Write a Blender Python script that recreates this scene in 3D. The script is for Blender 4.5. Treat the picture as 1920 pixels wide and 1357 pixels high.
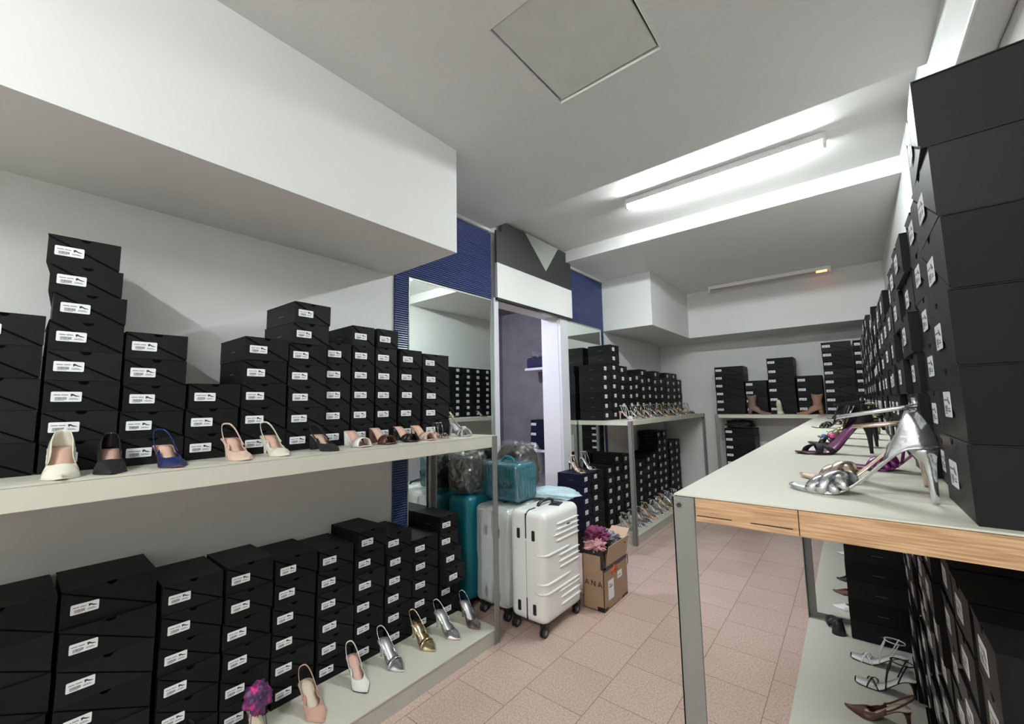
import bpy, bmesh, math, random
from mathutils import Vector, Matrix, noise
import numpy as np

# ------------------------------------------------------------------ reset
for o in list(bpy.data.objects):
    bpy.data.objects.remove(o, do_unlink=True)
scn = bpy.context.scene
COL = scn.collection
PI = math.pi
rnd = random.Random(7)

# ------------------------------------------------------------------ camera
F_PX, YAW, PITCH, ROLL, CAM_H = 774.86, 0.682632, 0.1020405, -0.0184345, 1.35
def cam_axes():
    cy, sy = math.cos(YAW), math.sin(YAW)
    f = Vector((-sy * math.cos(PITCH), cy * math.cos(PITCH), math.sin(PITCH)))
    r = Vector((cy, sy, 0)); u = r.cross(f)
    return (r * math.cos(ROLL) + u * math.sin(ROLL), -r * math.sin(ROLL) + u * math.cos(ROLL), f)
cr, cu, cf = cam_axes()
cam_data = bpy.data.cameras.new('camera')
cam = bpy.data.objects.new('camera', cam_data); COL.objects.link(cam)
cam_data.sensor_fit = 'HORIZONTAL'; cam_data.sensor_width = 36.0
cam_data.lens = F_PX / 1920 * 36.0
cam_data.clip_start = 0.02
m = Matrix((cr, cu, -cf)).transposed().to_4x4(); m.translation = Vector((0, 0, CAM_H))
cam.matrix_world = m
scn.camera = cam

# ------------------------------------------------------------------ world, exposure, room light levels
world = bpy.data.worlds.new('world'); scn.world = world; world.use_nodes = True
world.node_tree.nodes['Background'].inputs[0].default_value = (0.75, 0.82, 0.9, 1)
world.node_tree.nodes['Background'].inputs[1].default_value = 0.05
scn.view_settings.view_transform = 'Standard'
scn.view_settings.look = 'None'
scn.view_settings.exposure = 0.0
scn.view_settings.gamma = 1.0
scn.view_settings.use_curve_mapping = False
TUBE_POWER = 228.0          # emission strength of the working tube over the aisle
ENTRY_POWER = 280.0         # emission strength of the tube over the entrance end, behind the viewer
PASSAGE_POWER = 330.0       # cool lamp in the passage behind the doorway

# ------------------------------------------------------------------ materials
def new_mat(name):
    m = bpy.data.materials.new(name); m.use_nodes = True
    return m, m.node_tree.nodes, m.node_tree.links, m.node_tree.nodes['Principled BSDF']
def rgb(c): return (c[0], c[1], c[2], 1)
def mat(name, col, rough=0.5, metal=0.0, bump=0.0, bscale=60.0, var=0.0, vscale=3.0, spec=None, sheen=0.0, coat=0.0):
    m, N, Lk, P = new_mat(name)
    P.inputs['Base Color'].default_value = rgb(col)
    P.inputs['Roughness'].default_value = rough
    P.inputs['Metallic'].default_value = metal
    if spec is not None: P.inputs['Specular IOR Level'].default_value = spec
    if coat: P.inputs['Coat Weight'].default_value = coat; P.inputs['Coat Roughness'].default_value = 0.1
    if sheen: P.inputs['Sheen Weight'].default_value = sheen
    tc = N.new('ShaderNodeTexCoord')
    if bump:
        n = N.new('ShaderNodeTexNoise'); n.inputs['Scale'].default_value = bscale; n.inputs['Detail'].default_value = 4
        b = N.new('ShaderNodeBump'); b.inputs['Strength'].default_value = bump; b.inputs['Distance'].default_value = 0.01
        Lk.new(tc.outputs['Object'], n.inputs['Vector']); Lk.new(n.outputs['Fac'], b.inputs['Height']); Lk.new(b.outputs['Normal'], P.inputs['Normal'])
    if var:
        n2 = N.new('ShaderNodeTexNoise'); n2.inputs['Scale'].default_value = vscale; n2.inputs['Detail'].default_value = 5
        r = N.new('ShaderNodeValToRGB')
        r.color_ramp.elements[0].position = 0.3; r.color_ramp.elements[1].position = 0.7
        r.color_ramp.elements[0].color = rgb([max(0, x * (1 - var)) for x in col]); r.color_ramp.elements[1].color = rgb([min(1, x * (1 + var)) for x in col])
        Lk.new(tc.outputs['Object'], n2.inputs['Vector']); Lk.new(n2.outputs['Fac'], r.inputs['Fac']); Lk.new(r.outputs['Color'], P.inputs['Base Color'])
    return m
def emit(name, col, strength):
    m, N, Lk, P = new_mat(name)
    P.inputs['Base Color'].default_value = rgb(col)
    P.inputs['Emission Color'].default_value = rgb(col); P.inputs['Emission Strength'].default_value = strength
    return m
def plastic_film(name, tint=(1, 1, 1), milky=0.1, gloss=0.25, bscale=18.0):
    m, N, Lk, P = new_mat(name)
    out = N['Material Output']
    tr = N.new('ShaderNodeBsdfTransparent'); tr.inputs[0].default_value = rgb(tint)
    gl = N.new('ShaderNodeBsdfGlossy'); gl.inputs['Roughness'].default_value = 0.16
    df = N.new('ShaderNodeBsdfDiffuse'); df.inputs[0].default_value = (0.85, 0.9, 0.92, 1)
    tc = N.new('ShaderNodeTexCoord'); n = N.new('ShaderNodeTexNoise'); n.inputs['Scale'].default_value = bscale; n.inputs['Detail'].default_value = 6
    b = N.new('ShaderNodeBump'); b.inputs['Strength'].default_value = 0.9; b.inputs['Distance'].default_value = 0.03
    Lk.new(tc.outputs['Object'], n.inputs['Vector']); Lk.new(n.outputs['Fac'], b.inputs['Height'])
    Lk.new(b.outputs['Normal'], gl.inputs['Normal'])
    m1 = N.new('ShaderNodeMixShader'); m1.inputs[0].default_value = milky
    m2 = N.new('ShaderNodeMixShader'); m2.inputs[0].default_value = gloss
    Lk.new(tr.outputs[0], m1.inputs[1]); Lk.new(df.outputs[0], m1.inputs[2])
    Lk.new(m1.outputs[0], m2.inputs[1]); Lk.new(gl.outputs[0], m2.inputs[2]); Lk.new(m2.outputs[0], out.inputs[0])
    return m

M = {}
M['wall'] = mat('painted_wall', (0.70, 0.70, 0.69), 0.75, bump=0.12, bscale=35, var=0.02, vscale=2)
M['ceiling'] = mat('painted_ceiling', (0.66, 0.665, 0.66), 0.8, bump=0.13, bscale=40, var=0.012, vscale=1.5)
M['smooth_ceiling'] = mat('smooth_ceiling', (0.70, 0.70, 0.695), 0.7, bump=0.04, bscale=20)
M['hatch'] = mat('hatch_board', (0.60, 0.61, 0.58), 0.6, var=0.05, vscale=8)
M['card_shadow'] = mat('card_painted_shade', (0.0012, 0.0012, 0.0012), 0.9, spec=0.05)  # near-black colour standing for shade under lid flaps and inside notches and holes
M['black_gap'] = mat('black_gap', (0.01, 0.01, 0.01), 0.9)
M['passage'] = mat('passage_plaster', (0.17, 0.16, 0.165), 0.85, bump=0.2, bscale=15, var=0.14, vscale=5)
M['laminate'] = mat('beige_laminate', (0.60, 0.585, 0.505), 0.38, var=0.012, vscale=30)
M['laminate_edge'] = mat('beige_laminate_edge', (0.50, 0.48, 0.43), 0.4)
M['post'] = mat('grey_painted_steel', (0.235, 0.235, 0.225), 0.4, metal=0.3)
M['post_dark'] = mat('grey_steel_fitting', (0.06, 0.06, 0.06), 0.4, metal=0.5)
M['card'] = mat('black_card', (0.0105, 0.0108, 0.0107), 0.5, bump=0.03, bscale=40, spec=0.11)
M['card2'] = mat('black_card_worn', (0.0125, 0.0129, 0.0131), 0.45, bump=0.03, bscale=30, spec=0.14)
M['navy_card'] = mat('navy_card', (0.008, 0.010, 0.026), 0.5, spec=0.15)
M['sticker'] = mat('white_sticker', (0.82, 0.83, 0.85), 0.4)
M['ink'] = mat('sticker_ink', (0.10, 0.10, 0.11), 0.6)
M['ink_dark'] = mat('sticker_ink_dark', (0.02, 0.02, 0.02), 0.6)
M['grey_print'] = mat('grey_print', (0.10, 0.10, 0.10), 0.4)
M['white'] = mat('white_paint', (0.80, 0.80, 0.79), 0.45)
M['jamb'] = mat('white_jamb', (0.66, 0.66, 0.70), 0.45)
M['charcoal_board'] = mat('charcoal_board', (0.035, 0.038, 0.035), 0.55)
M['pale_board'] = mat('pale_board', (0.42, 0.45, 0.42), 0.5)
M['chrome'] = mat('mirror_frame', (0.40, 0.44, 0.42), 0.45, metal=0.3)
M['suitcase'] = mat('white_suitcase_shell', (0.90, 0.90, 0.885), 0.28, coat=0.3)
M['black_plastic'] = mat('black_plastic', (0.012, 0.012, 0.013), 0.4)
M['wheel_hub'] = mat('grey_wheel_hub', (0.25, 0.25, 0.25), 0.35, metal=0.5)
M['teal'] = mat('teal_shell', (0.004, 0.15, 0.20), 0.35)
M['teal_dark'] = mat('teal_fabric', (0.004, 0.13, 0.18), 0.45)
M['dark_cloth'] = mat('dark_garment', (0.020, 0.018, 0.017), 0.8, bump=0.6, bscale=8, var=0.5, vscale=6)
M['navy_cloth'] = mat('navy_garment', (0.012, 0.016, 0.05), 0.85, bump=0.5, bscale=12)
M['magenta_cloth'] = mat('magenta_garment', (0.17, 0.025, 0.085), 0.75, bump=0.5, bscale=25, var=0.5, vscale=18)
M['pink_cloth'] = mat('pink_garment', (0.50, 0.24, 0.26), 0.7, bump=0.5, bscale=20, var=0.25, vscale=10)
M['grey_cloth'] = mat('grey_garment', (0.16, 0.15, 0.17), 0.7, bump=0.5, bscale=20, var=0.5, vscale=14)
M['black_cloth'] = mat('black_garment', (0.010, 0.010, 0.011), 0.8, bump=0.5, bscale=20)
M['film'] = plastic_film('clear_plastic_wrap', gloss=0.16, milky=0.02, bscale=9)
M['film_milky'] = plastic_film('milky_plastic_wrap', milky=0.35, gloss=0.18, bscale=7)
M['blue_bag'] = mat('pale_blue_plastic', (0.55, 0.72, 0.80), 0.3, bump=0.5, bscale=10, var=0.1, vscale=10)
M['kraft'] = mat('brown_cardboard', (0.36, 0.235, 0.15), 0.75, var=0.06, vscale=12)
M['kraft_in'] = mat('brown_cardboard_inside', (0.46, 0.32, 0.22), 0.8)
M['tape'] = mat('black_tape', (0.012, 0.011, 0.012), 0.25)
M['orange_ink'] = mat('orange_marker', (0.75, 0.13, 0.05), 0.6)
M['dead_tube'] = mat('unlit_tube', (0.45, 0.38, 0.35), 0.4)
M['glow_tube'] = emit('orange_tube_end', (1.0, 0.25, 0.10), 5.0)
M['tube'] = emit('lit_tube', (0.93, 1.0, 0.98), TUBE_POWER)
M['entry_tube'] = emit('entry_lit_tube', (0.95, 1.0, 0.98), ENTRY_POWER)
M['lamp'] = emit('passage_lamp_glass', (0.76, 0.78, 1.0), PASSAGE_POWER)
m, N, Lk, P = new_mat('mirror_glass')
P.inputs['Base Color'].default_value = (0.80, 0.86, 0.83, 1); P.inputs['Metallic'].default_value = 1; P.inputs['Roughness'].default_value = 0.01
M['mirror'] = m

def mat_floor():
    m, N, Lk, P = new_mat('terrazzo_tile_floor')
    tc = N.new('ShaderNodeTexCoord'); sp = N.new('ShaderNodeSeparateXYZ'); cb = N.new('ShaderNodeCombineXYZ')
    ax = N.new('ShaderNodeMath'); ax.operation = 'ADD'; ax.inputs[1].default_value = 1.317 + 0.306 * 40
    ay = N.new('ShaderNodeMath'); ay.operation = 'ADD'; ay.inputs[1].default_value = -1.831 + 0.31 * 40
    Lk.new(tc.outputs['Object'], sp.inputs[0]); Lk.new(sp.outputs[0], ax.inputs[0]); Lk.new(sp.outputs[1], ay.inputs[0])
    Lk.new(ay.outputs[0], cb.inputs[0]); Lk.new(ax.outputs[0], cb.inputs[1])
    br = N.new('ShaderNodeTexBrick'); br.offset = 0.5; br.offset_frequency = 2; br.squash = 1
    br.inputs['Scale'].default_value = 1; br.inputs['Brick Width'].default_value = 0.31; br.inputs['Row Height'].default_value = 0.306
    br.inputs['Mortar Size'].default_value = 0.0018; br.inputs['Mortar Smooth'].default_value = 0.3; br.inputs['Bias'].default_value = 0
    br.inputs['Color1'].default_value = (0.545, 0.415, 0.375, 1); br.inputs['Color2'].default_value = (0.575, 0.45, 0.405, 1)
    br.inputs['Mortar'].default_value = (0.27, 0.19, 0.16, 1)
    Lk.new(cb.outputs[0], br.inputs['Vector'])
    vo = N.new('ShaderNodeTexNoise'); vo.inputs['Scale'].default_value = 130; vo.inputs['Detail'].default_value = 3
    vr = N.new('ShaderNodeValToRGB'); vr.color_ramp.elements[0].position = 0.36; vr.color_ramp.elements[1].position = 0.66
    vr.color_ramp.elements[0].color = (0.80, 0.74, 0.72, 1); vr.color_ramp.elements[1].color = (1.12, 1.10, 1.08, 1)
    Lk.new(tc.outputs['Object'], vo.inputs['Vector']); Lk.new(vo.outputs['Fac'], vr.inputs['Fac'])
    big = N.new('ShaderNodeTexNoise'); big.inputs['Scale'].default_value = 2.2; big.inputs['Detail'].default_value = 3
    brr = N.new('ShaderNodeValToRGB'); brr.color_ramp.elements[0].color = (0.90, 0.88, 0.84, 1); brr.color_ramp.elements[1].color = (1.06, 1.06, 1.06, 1)
    Lk.new(tc.outputs['Object'], big.inputs['Vector']); Lk.new(big.outputs['Fac'], brr.inputs['Fac'])
    m1 = N.new('ShaderNodeMixRGB'); m1.blend_type = 'MULTIPLY'; m1.inputs[0].default_value = 1
    m2 = N.new('ShaderNodeMixRGB'); m2.blend_type = 'MULTIPLY'; m2.inputs[0].default_value = 1
    Lk.new(br.outputs['Color'], m1.inputs[1]); Lk.new(vr.outputs['Color'], m1.inputs[2])
    Lk.new(m1.outputs[0], m2.inputs[1]); Lk.new(brr.outputs['Color'], m2.inputs[2]); Lk.new(m2.outputs[0], P.inputs['Base Color'])
    P.inputs['Roughness'].default_value = 0.27
    b = N.new('ShaderNodeBump'); b.inputs['Strength'].default_value = 0.25; b.inputs['Distance'].default_value = 0.002; b.invert = True
    Lk.new(br.outputs['Fac'], b.inputs['Height']); Lk.new(b.outputs['Normal'], P.inputs['Normal'])
    return m
M['floor'] = mat_floor()
def mat_wood():
    m, N, Lk, P = new_mat('oak_edge_band')
    tc = N.new('ShaderNodeTexCoord'); mp = N.new('ShaderNodeMapping'); mp.inputs['Scale'].default_value = (6, 6, 160)
    n = N.new('ShaderNodeTexNoise'); n.inputs['Scale'].default_value = 2.2; n.inputs['Detail'].default_value = 5
    r = N.new('ShaderNodeValToRGB'); r.color_ramp.elements[0].position = 0.35; r.color_ramp.elements[1].position = 0.62
    r.color_ramp.elements[0].color = (0.37, 0.20, 0.10, 1); r.color_ramp.elements[1].color = (0.57, 0.36, 0.20, 1)
    Lk.new(tc.outputs['Object'], mp.inputs[0]); Lk.new(mp.outputs[0], n.inputs['Vector']); Lk.new(n.outputs['Fac'], r.inputs['Fac']); Lk.new(r.outputs['Color'], P.inputs['Base Color'])
    P.inputs['Roughness'].default_value = 0.45
    return m
M['wood'] = mat_wood()
def mat_slat():
    m, N, Lk, P = new_mat('blue_lacquer'); P.inputs['Base Color'].default_value = (0.048, 0.072, 0.20, 1); P.inputs['Roughness'].default_value = 0.28
    return m
M['slat'] = mat_slat()
M['slat_gap'] = mat('blue_slat_groove', (0.006, 0.008, 0.03), 0.7)
def mat_floral():
    m, N, Lk, P = new_mat('floral_print')
    tc = N.new('ShaderNodeTexCoord'); n = N.new('ShaderNodeTexNoise'); n.inputs['Scale'].default_value = 26; n.inputs['Detail'].default_value = 2
    r = N.new('ShaderNodeValToRGB'); e = r.color_ramp.elements
    e[0].position = 0.40; e[0].color = (0.025, 0.015, 0.05, 1); e[1].position = 0.62; e[1].color = (0.62, 0.03, 0.20, 1)
    x = e.new(0.52); x.color = (0.13, 0.03, 0.14, 1)
    Lk.new(tc.outputs['Object'], n.inputs['Vector']); Lk.new(n.outputs['Fac'], r.inputs['Fac']); Lk.new(r.outputs['Color'], P.inputs['Base Color'])
    P.inputs['Roughness'].default_value = 0.45
    return m
M['floral'] = mat_floral()
# shoe leathers
def leather(n, c, r=0.35, coat=0.0): M[n] = mat(n, c, r, coat=coat)
leather('ivory_patent', (0.72, 0.69, 0.58), 0.22, 0.5); leather('white_leather', (0.80, 0.79, 0.76), 0.3)
leather('black_leather', (0.012, 0.012, 0.013), 0.35); leather('black_suede', (0.010, 0.010, 0.011), 0.85)
leather('navy_satin', (0.012, 0.022, 0.10), 0.4); leather('nude_patent', (0.62, 0.37, 0.30), 0.25, 0.5)
leather('nude_leather', (0.70, 0.50, 0.42), 0.35); leather('brown_leather', (0.10, 0.035, 0.028), 0.35)
leather('insole_pink', (0.66, 0.42, 0.34), 0.5); leather('insole_cream', (0.66, 0.55, 0.42), 0.5)
leather('purple_satin', (0.13, 0.012, 0.095), 0.35); leather('tan_leather', (0.33, 0.165, 0.11), 0.5); leather('taupe_leather', (0.19, 0.12, 0.095), 0.5)
leather('sole_nude', (0.55, 0.38, 0.30), 0.4); leather('olive_satin', (0.12, 0.10, 0.05), 0.3); leather('pink_gem', (0.65, 0.08, 0.24), 0.2); leather('blue_gem', (0.10, 0.12, 0.45), 0.2)
for nm, c, r in [('silver', (0.72, 0.73, 0.75), 0.20), ('gold', (0.66, 0.55, 0.36), 0.22), ('rose_gold', (0.74, 0.58, 0.48), 0.24), ('pewter', (0.36, 0.30, 0.30), 0.25)]:
    M[nm] = mat(nm + '_foil_leather', c, r, metal=0.92, bump=0.25, bscale=30)
M['silver_soft'] = mat('silver_soft', (0.62, 0.62, 0.64), 0.35, metal=0.6)

# ------------------------------------------------------------------ mesh building
class MB:
    def __init__(s): s.v = []; s.f = []; s.m = []; s.sm = []
    def face(s, pts, mi=0, smooth=False):
        b = len(s.v); s.v += [tuple(p) for p in pts]; s.f.append(tuple(range(b, b + len(pts)))); s.m.append(mi); s.sm.append(smooth)
    def box(s, a, b, mi=0):
        (x0, y0, z0), (x1, y1, z1) = a, b
        k = len(s.v)
        s.v += [(x0, y0, z0), (x1, y0, z0), (x1, y1, z0), (x0, y1, z0), (x0, y0, z1), (x1, y0, z1), (x1, y1, z1), (x0, y1, z1)]
        for q in ((0, 3, 2, 1), (4, 5, 6, 7), (0, 1, 5, 4), (1, 2, 6, 5), (2, 3, 7, 6), (3, 0, 4, 7)):
            s.f.append(tuple(k + i for i in q)); s.m.append(mi); s.sm.append(False)
        return s
    def grid(s, rows, mi=0, closed=False, smooth=True):
        n = len(rows[0]); k = len(s.v)
        for r in rows: s.v += [tuple(p) for p in r]
        for i in range(len(rows) - 1):
            for j in range(n if closed else n - 1):
                a = k + i * n + j; b = k + i * n + (j + 1) % n
                s.f.append((a, b, b + n, a + n)); s.m.append(mi); s.sm.append(smooth)
        return k, n
    def loft(s, rows, mi=0, smooth=True, cap=True):
        k, n = s.grid(rows, mi, True, smooth)
        if cap:
            s.f.append(tuple(k + j for j in range(n))[::-1]); s.m.append(mi); s.sm.append(False)
            e = k + (len(rows) - 1) * n
            s.f.append(tuple(e + j for j in range(n))); s.m.append(mi); s.sm.append(False)
    def tube(s, pts, r, mi=0, n=6, flat=1.0, cap=True, up=None):
        pts = [Vector(p) for p in pts]; rows = []
        for i, p in enumerate(pts):
            t = (pts[min(i + 1, len(pts) - 1)] - pts[max(i - 1, 0)]).normalized()
            u = Vector(up) if up else (Vector((0, 0, 1)) if abs(t.z) < 0.9 else Vector((1, 0, 0)))
            a = t.cross(u).normalized(); b = a.cross(t).normalized()
            rr = r[i] if isinstance(r, (list, tuple)) else r
            rows.append([p + a * math.cos(2 * PI * k / n) * rr + b * math.sin(2 * PI * k / n) * rr * flat for k in range(n)])
        s.loft(rows, mi, True, cap)
    def ribbon(s, pts, width, thick=0.0016, mi=0, side=None):
        """flat band following pts; width runs along side vectors"""
        pts = [Vector(p) for p in pts]; rows = []
        for i, p in enumerate(pts):
            t = (pts[min(i + 1, len(pts) - 1)] - pts[max(i - 1, 0)]).normalized()
            w = Vector(side[i] if isinstance(side, list) else side).normalized()
            w = (w - t * w.dot(t)).normalized(); nrm = t.cross(w).normalized()
            ww = width[i] if isinstance(width, (list, tuple)) else width
            h = thick / 2
            rows.append([p + w * ww / 2 + nrm * h, p - w * ww / 2 + nrm * h, p - w * ww / 2 - nrm * h, p + w * ww / 2 - nrm * h])
        s.loft(rows, mi, True, True)
    def cyl(s, p0, p1, r, mi=0, n=16, smooth=True): s.tube([p0, p1], r, mi, n)
    def mesh(s, name, mats):
        me = bpy.data.meshes.new(name); me.from_pydata(s.v, [], s.f)
        for mm in (mats if isinstance(mats, (list, tuple)) else [mats]): me.materials.append(M[mm] if isinstance(mm, str) else mm)
        me.polygons.foreach_set('material_index', s.m); me.polygons.foreach_set('use_smooth', s.sm)
        me.validate(); me.update()
        bm = bmesh.new(); bm.from_mesh(me); bmesh.ops.recalc_face_normals(bm, faces=bm.faces); bm.to_mesh(me); bm.free()
        return me
def obj(name, me, parent=None, loc=None, rot=None):
    o = bpy.data.objects.new(name, me); COL.objects.link(o)
    if parent: o.parent = parent
    if loc: o.location = loc
    if rot: o.rotation_euler = rot
    return o
def empty(name, loc=(0, 0, 0), rz=0.0): return obj(name, None, None, loc, (0, 0, rz))
def tag(o, label, cat, group=None, kind=None):
    o['label'] = label
    if cat: o['category'] = cat
    if group: o['group'] = group
    if kind: o['kind'] = kind
    return o
def struct(name, mb, mats, label=None):
    o = obj(name, mb.mesh(name, mats)); o['kind'] = 'structure'
    if label: o['label'] = label
    return o
def bevel(o, w=0.004, seg=2):
    b = o.modifiers.new('bevel', 'BEVEL'); b.width = w; b.segments = seg; b.limit_method = 'ANGLE'
    return o
def rounded_box(a, b, r, seg=5):
    bm = bmesh.new(); bmesh.ops.create_cube(bm, size=1)
    c = [(a[i] + b[i]) / 2 for i in range(3)]; d = [b[i] - a[i] for i in range(3)]
    for v in bm.verts: v.co = Vector([c[i] + v.co[i] * d[i] for i in range(3)])
    bmesh.ops.bevel(bm, geom=list(bm.edges), offset=r, segments=seg, profile=0.5, affect='EDGES')
    mb = MB(); bm.verts.index_update()
    mb.v = [tuple(v.co) for v in bm.verts]
    for f in bm.faces: mb.f.append(tuple(v.index for v in f.verts)); mb.m.append(0); mb.sm.append(True)
    bm.free(); return mb
def blob(center, size, amp, freq, seed, sub=4, squash=2.6, floor_z=None, hh=1.15, octv=3):
    """crumpled soft lump: a super-ellipsoid with folded noise"""
    bm = bmesh.new(); bmesh.ops.create_icosphere(bm, subdivisions=sub, radius=1)
    off = Vector((seed * 7.3, seed * 3.1, seed * 5.7)); mb = MB(); bm.verts.index_update()
    for v in bm.verts:
        d = v.co.normalized(); k = (abs(d.x) ** squash + abs(d.y) ** squash + abs(d.z) ** squash) ** (-1 / squash)
        n = noise.fractal(d * freq + off, hh, 2.1, octv) + 0.9 * abs(noise.noise(d * freq * 1.6 + off)) - 0.2
        p = d * k * (1 + amp * n)
        q = Vector((center[0] + p.x * size[0], center[1] + p.y * size[1], center[2] + p.z * size[2]))
        if floor_z is not None and q.z < floor_z: q.z = floor_z
        mb.v.append(tuple(q))
    for f in bm.faces: mb.f.append(tuple(v.index for v in f.verts)); mb.m.append(0); mb.sm.append(True)
    bm.free(); return mb

# ------------------------------------------------------------------ dimensions of the room
XW, XR = -2.27, 0.38             # left and right wall planes
Y0, YB = -2.6, 6.5               # entrance end and back wall
ZC, ZT, ZB = 2.825, 2.95, 2.21   # ceiling, raised bay, underside of the bulkheads
YT0, YT1 = 2.50, 3.655           # raised bay with the lit tube
XS = -1.665                      # face of the left bulkhead and of the shelves
SH, PH = 1.168, 0.084            # shelf and plinth heights

# ------------------------------------------------------------------ structure
struct('floor', MB().box((-4.2, Y0, -0.1), (XR + 0.2, YB + 0.2, 0)), 'floor')
w = MB()
w.box((XW - 0.2, Y0, 0), (XW, 2.56, ZT + 0.1)); w.box((XW - 0.2, 3.54, 0), (XW, YB + 0.2, ZT + 0.1)); w.box((XW - 0.2, 2.56, 2.24), (XW, 3.54, ZT + 0.1))
struct('wall_left', w, 'wall')
struct('wall_right', MB().box((XR, Y0, 0), (XR + 0.2, YB + 0.2, ZT + 0.1)), 'wall')
struct('wall_back', MB().box((XW, YB, 0), (XR, YB + 0.2, ZT + 0.1)), 'wall')
struct('wall_front', MB().box((XW, Y0 - 0.2, 0), (XR, Y0, ZT + 0.1)), 'wall')
c = MB()
hx0, hx1, hy0, hy1 = -0.994, -0.50, 1.12, 1.645
c.box((XW, Y0, ZC), (hx0, YT0, ZC + 0.2)); c.box((hx1, Y0, ZC), (XR, YT0, ZC + 0.2))
c.box((hx0, Y0, ZC), (hx1, hy0, ZC + 0.2)); c.box((hx0, hy1, ZC), (hx1, YT0, ZC + 0.2))
struct('ceiling', c, 'ceiling')
c = MB(); c.box((XW, YT0, ZT), (XR, YT1, ZT + 0.1)); c.box((XW, YT1, ZC + 0.005), (XR, YB, ZC + 0.2))
struct('ceiling', c, 'smooth_ceiling')
struct('trim_1', MB().box((XW, Y0, ZB), (XS, 1.57, ZC + 0.01)), 'smooth_ceiling', 'white bulkhead over the left shelf')
struct('trim_2', MB().box((XW, 4.55, ZB), (-1.657, YB, ZC + 0.02)), 'smooth_ceiling', 'white bulkhead over the far left shelf')
struct('trim_3', MB().box((-1.657, 5.92, ZB), (XR, YB, ZC + 0.02)), 'smooth_ceiling', 'white bulkhead along the back wall')
bevel(struct('trim_4', MB().box((0.30, Y0, 2.27), (XR, 2.3, 2.46)), 'white', 'white boxed duct along the right wall'), 0.01, 3)
t = MB(); t.box((XW, 1.57, ZC - 0.022), (XW + 0.03, YT0, ZC)); t.box((XW, YT1, ZC - 0.02), (XW + 0.03, 4.55, ZC + 0.005)); t.box((XW, YT0, ZT - 0.02), (XW + 0.022, YT1, ZT))
struct('trim_5', t, 'white', 'thin white strip along the top of the blue panels')
t = MB(); t.box((XW - 0.2, 2.525, 0), (XW + 0.035, 2.58, 2.24)); 
struct('trim_6', t, 'jamb', 'near white jamb of the doorway')
t = MB(); t.box((XW - 0.16, 3.545, 0), (XW + 0.03, 3.69, 2.24))
struct('trim_7', t, 'jamb', 'wide far white jamb of the doorway')
# passage behind the doorway
t = MB(); t.box((-3.75, 4.40, 0), (XW - 0.2, 4.6, 2.6)); t.box((-3.95, 1.3, 0), (-3.75, 4.6, 2.6)); t.box((-3.95, 1.1, 0), (XW - 0.2, 1.3, 2.6))
struct('wall_passage', t, 'passage')
struct('ceiling', MB().box((-3.95, 1.1, 2.6), (XW - 0.2, 4.6, 2.7)), 'passage')
pl = empty('ceiling_light', (-3.25, 2.55, 2.6)); tag(pl, 'small round ceiling lamp in the passage behind the doorway', 'lamp')
b = MB(); b.loft([[(0.12 * k * math.cos(2 * PI * i / 20), 0.12 * k * math.sin(2 * PI * i / 20), z) for i in range(20)] for k, z in ((1, -0.02), (0.97, -0.05), (0.8, -0.08), (0.4, -0.095))])
obj('lamp_glass', b.mesh('lamp_glass', 'lamp'), pl)
b = MB(); b.cyl((0, 0, 0), (0, 0, -0.02), 0.13, n=24); obj('lamp_base', b.mesh('lamp_base', 'white'), pl)

# ceiling hatch
h = empty('ceiling_hatch', ((hx0 + hx1) / 2, (hy0 + hy1) / 2, ZC)); tag(h, 'square grey access hatch set in the ceiling with dark gaps', 'hatch')
dx, dy = (hx1 - hx0) / 2, (hy1 - hy0) / 2
b = MB(); b.box((-dx + 0.008, -dy + 0.004, 0.006), (dx - 0.014, dy - 0.013, 0.02)); bevel(obj('hatch_panel', b.mesh('hatch_panel', 'hatch'), h, rot=(0, 0, math.radians(-0.5))), 0.003)
b = MB(); b.box((-dx, -dy, 0.05), (dx, dy, 0.06)); obj('hatch_void', b.mesh('hatch_void', 'black_gap'), h)
b = MB()
b.box((-dx, dy - 0.003, -0.003), (dx, dy + 0.002, 0.03)); b.box((dx - 0.003, -dy, -0.002), (dx + 0.002, dy, 0.03))
obj('hatch_frame', b.mesh('hatch_frame', 'white'), h)

# ------------------------------------------------------------------ fluorescent fixtures
def fixture(name, loc, length, lit, label):
    e = empty('tube_light', loc); tag(e, label, 'lamp'); a = length / 2
    b = MB(); b.box((-a, -0.026, -0.022), (a, 0.026, 0))
    for q in (-1, 1): b.box((-a, q * 0.034 - 0.002, -0.046), (a, q * 0.034 + 0.002, -0.002)); b.box((-a, min(q * 0.024, q * 0.034), -0.006), (a, max(q * 0.024, q * 0.034), -0.002))  # side lips added to block upward light and keep the bay ceiling dimmer
    bevel(obj('lamp_housing', b.mesh('lamp_housing', 'white'), e), 0.003)
    b = MB(); b.tube([(-a + 0.02, 0, -0.045), (a - 0.02, 0, -0.045)], 0.026 if lit else 0.014, n=20)
    obj('lamp_tube', b.mesh('lamp_tube', lit if lit else 'dead_tube'), e)
    for sx in (-1, 1):
        b = MB(); b.box((sx * a - 0.012 if sx > 0 else -a - 0.008, -0.03, -0.075), (a + 0.008 if sx > 0 else -a + 0.012, 0.03, 0)); bevel(obj('end_cap', b.mesh('end_cap', 'white'), e), 0.004)
    return e
fixture('tube_light', (-0.63, 3.04, ZT), 1.26, 'tube', 'long lit white fluorescent tube in the raised ceiling bay')
fx = fixture('tube_light', (-0.69, 5.74, ZC + 0.005), 1.26, None, 'unlit dusty fluorescent tube glowing orange at one end, near the back')
b = MB(); b.tube([(0.50, 0, -0.045), (0.60, 0, -0.045)], 0.0155, n=14); tag(obj('glowing_tube_end', b.mesh('glowing_tube_end', 'glow_tube'), fx), 'faint orange glowing tube end', None)
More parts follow.
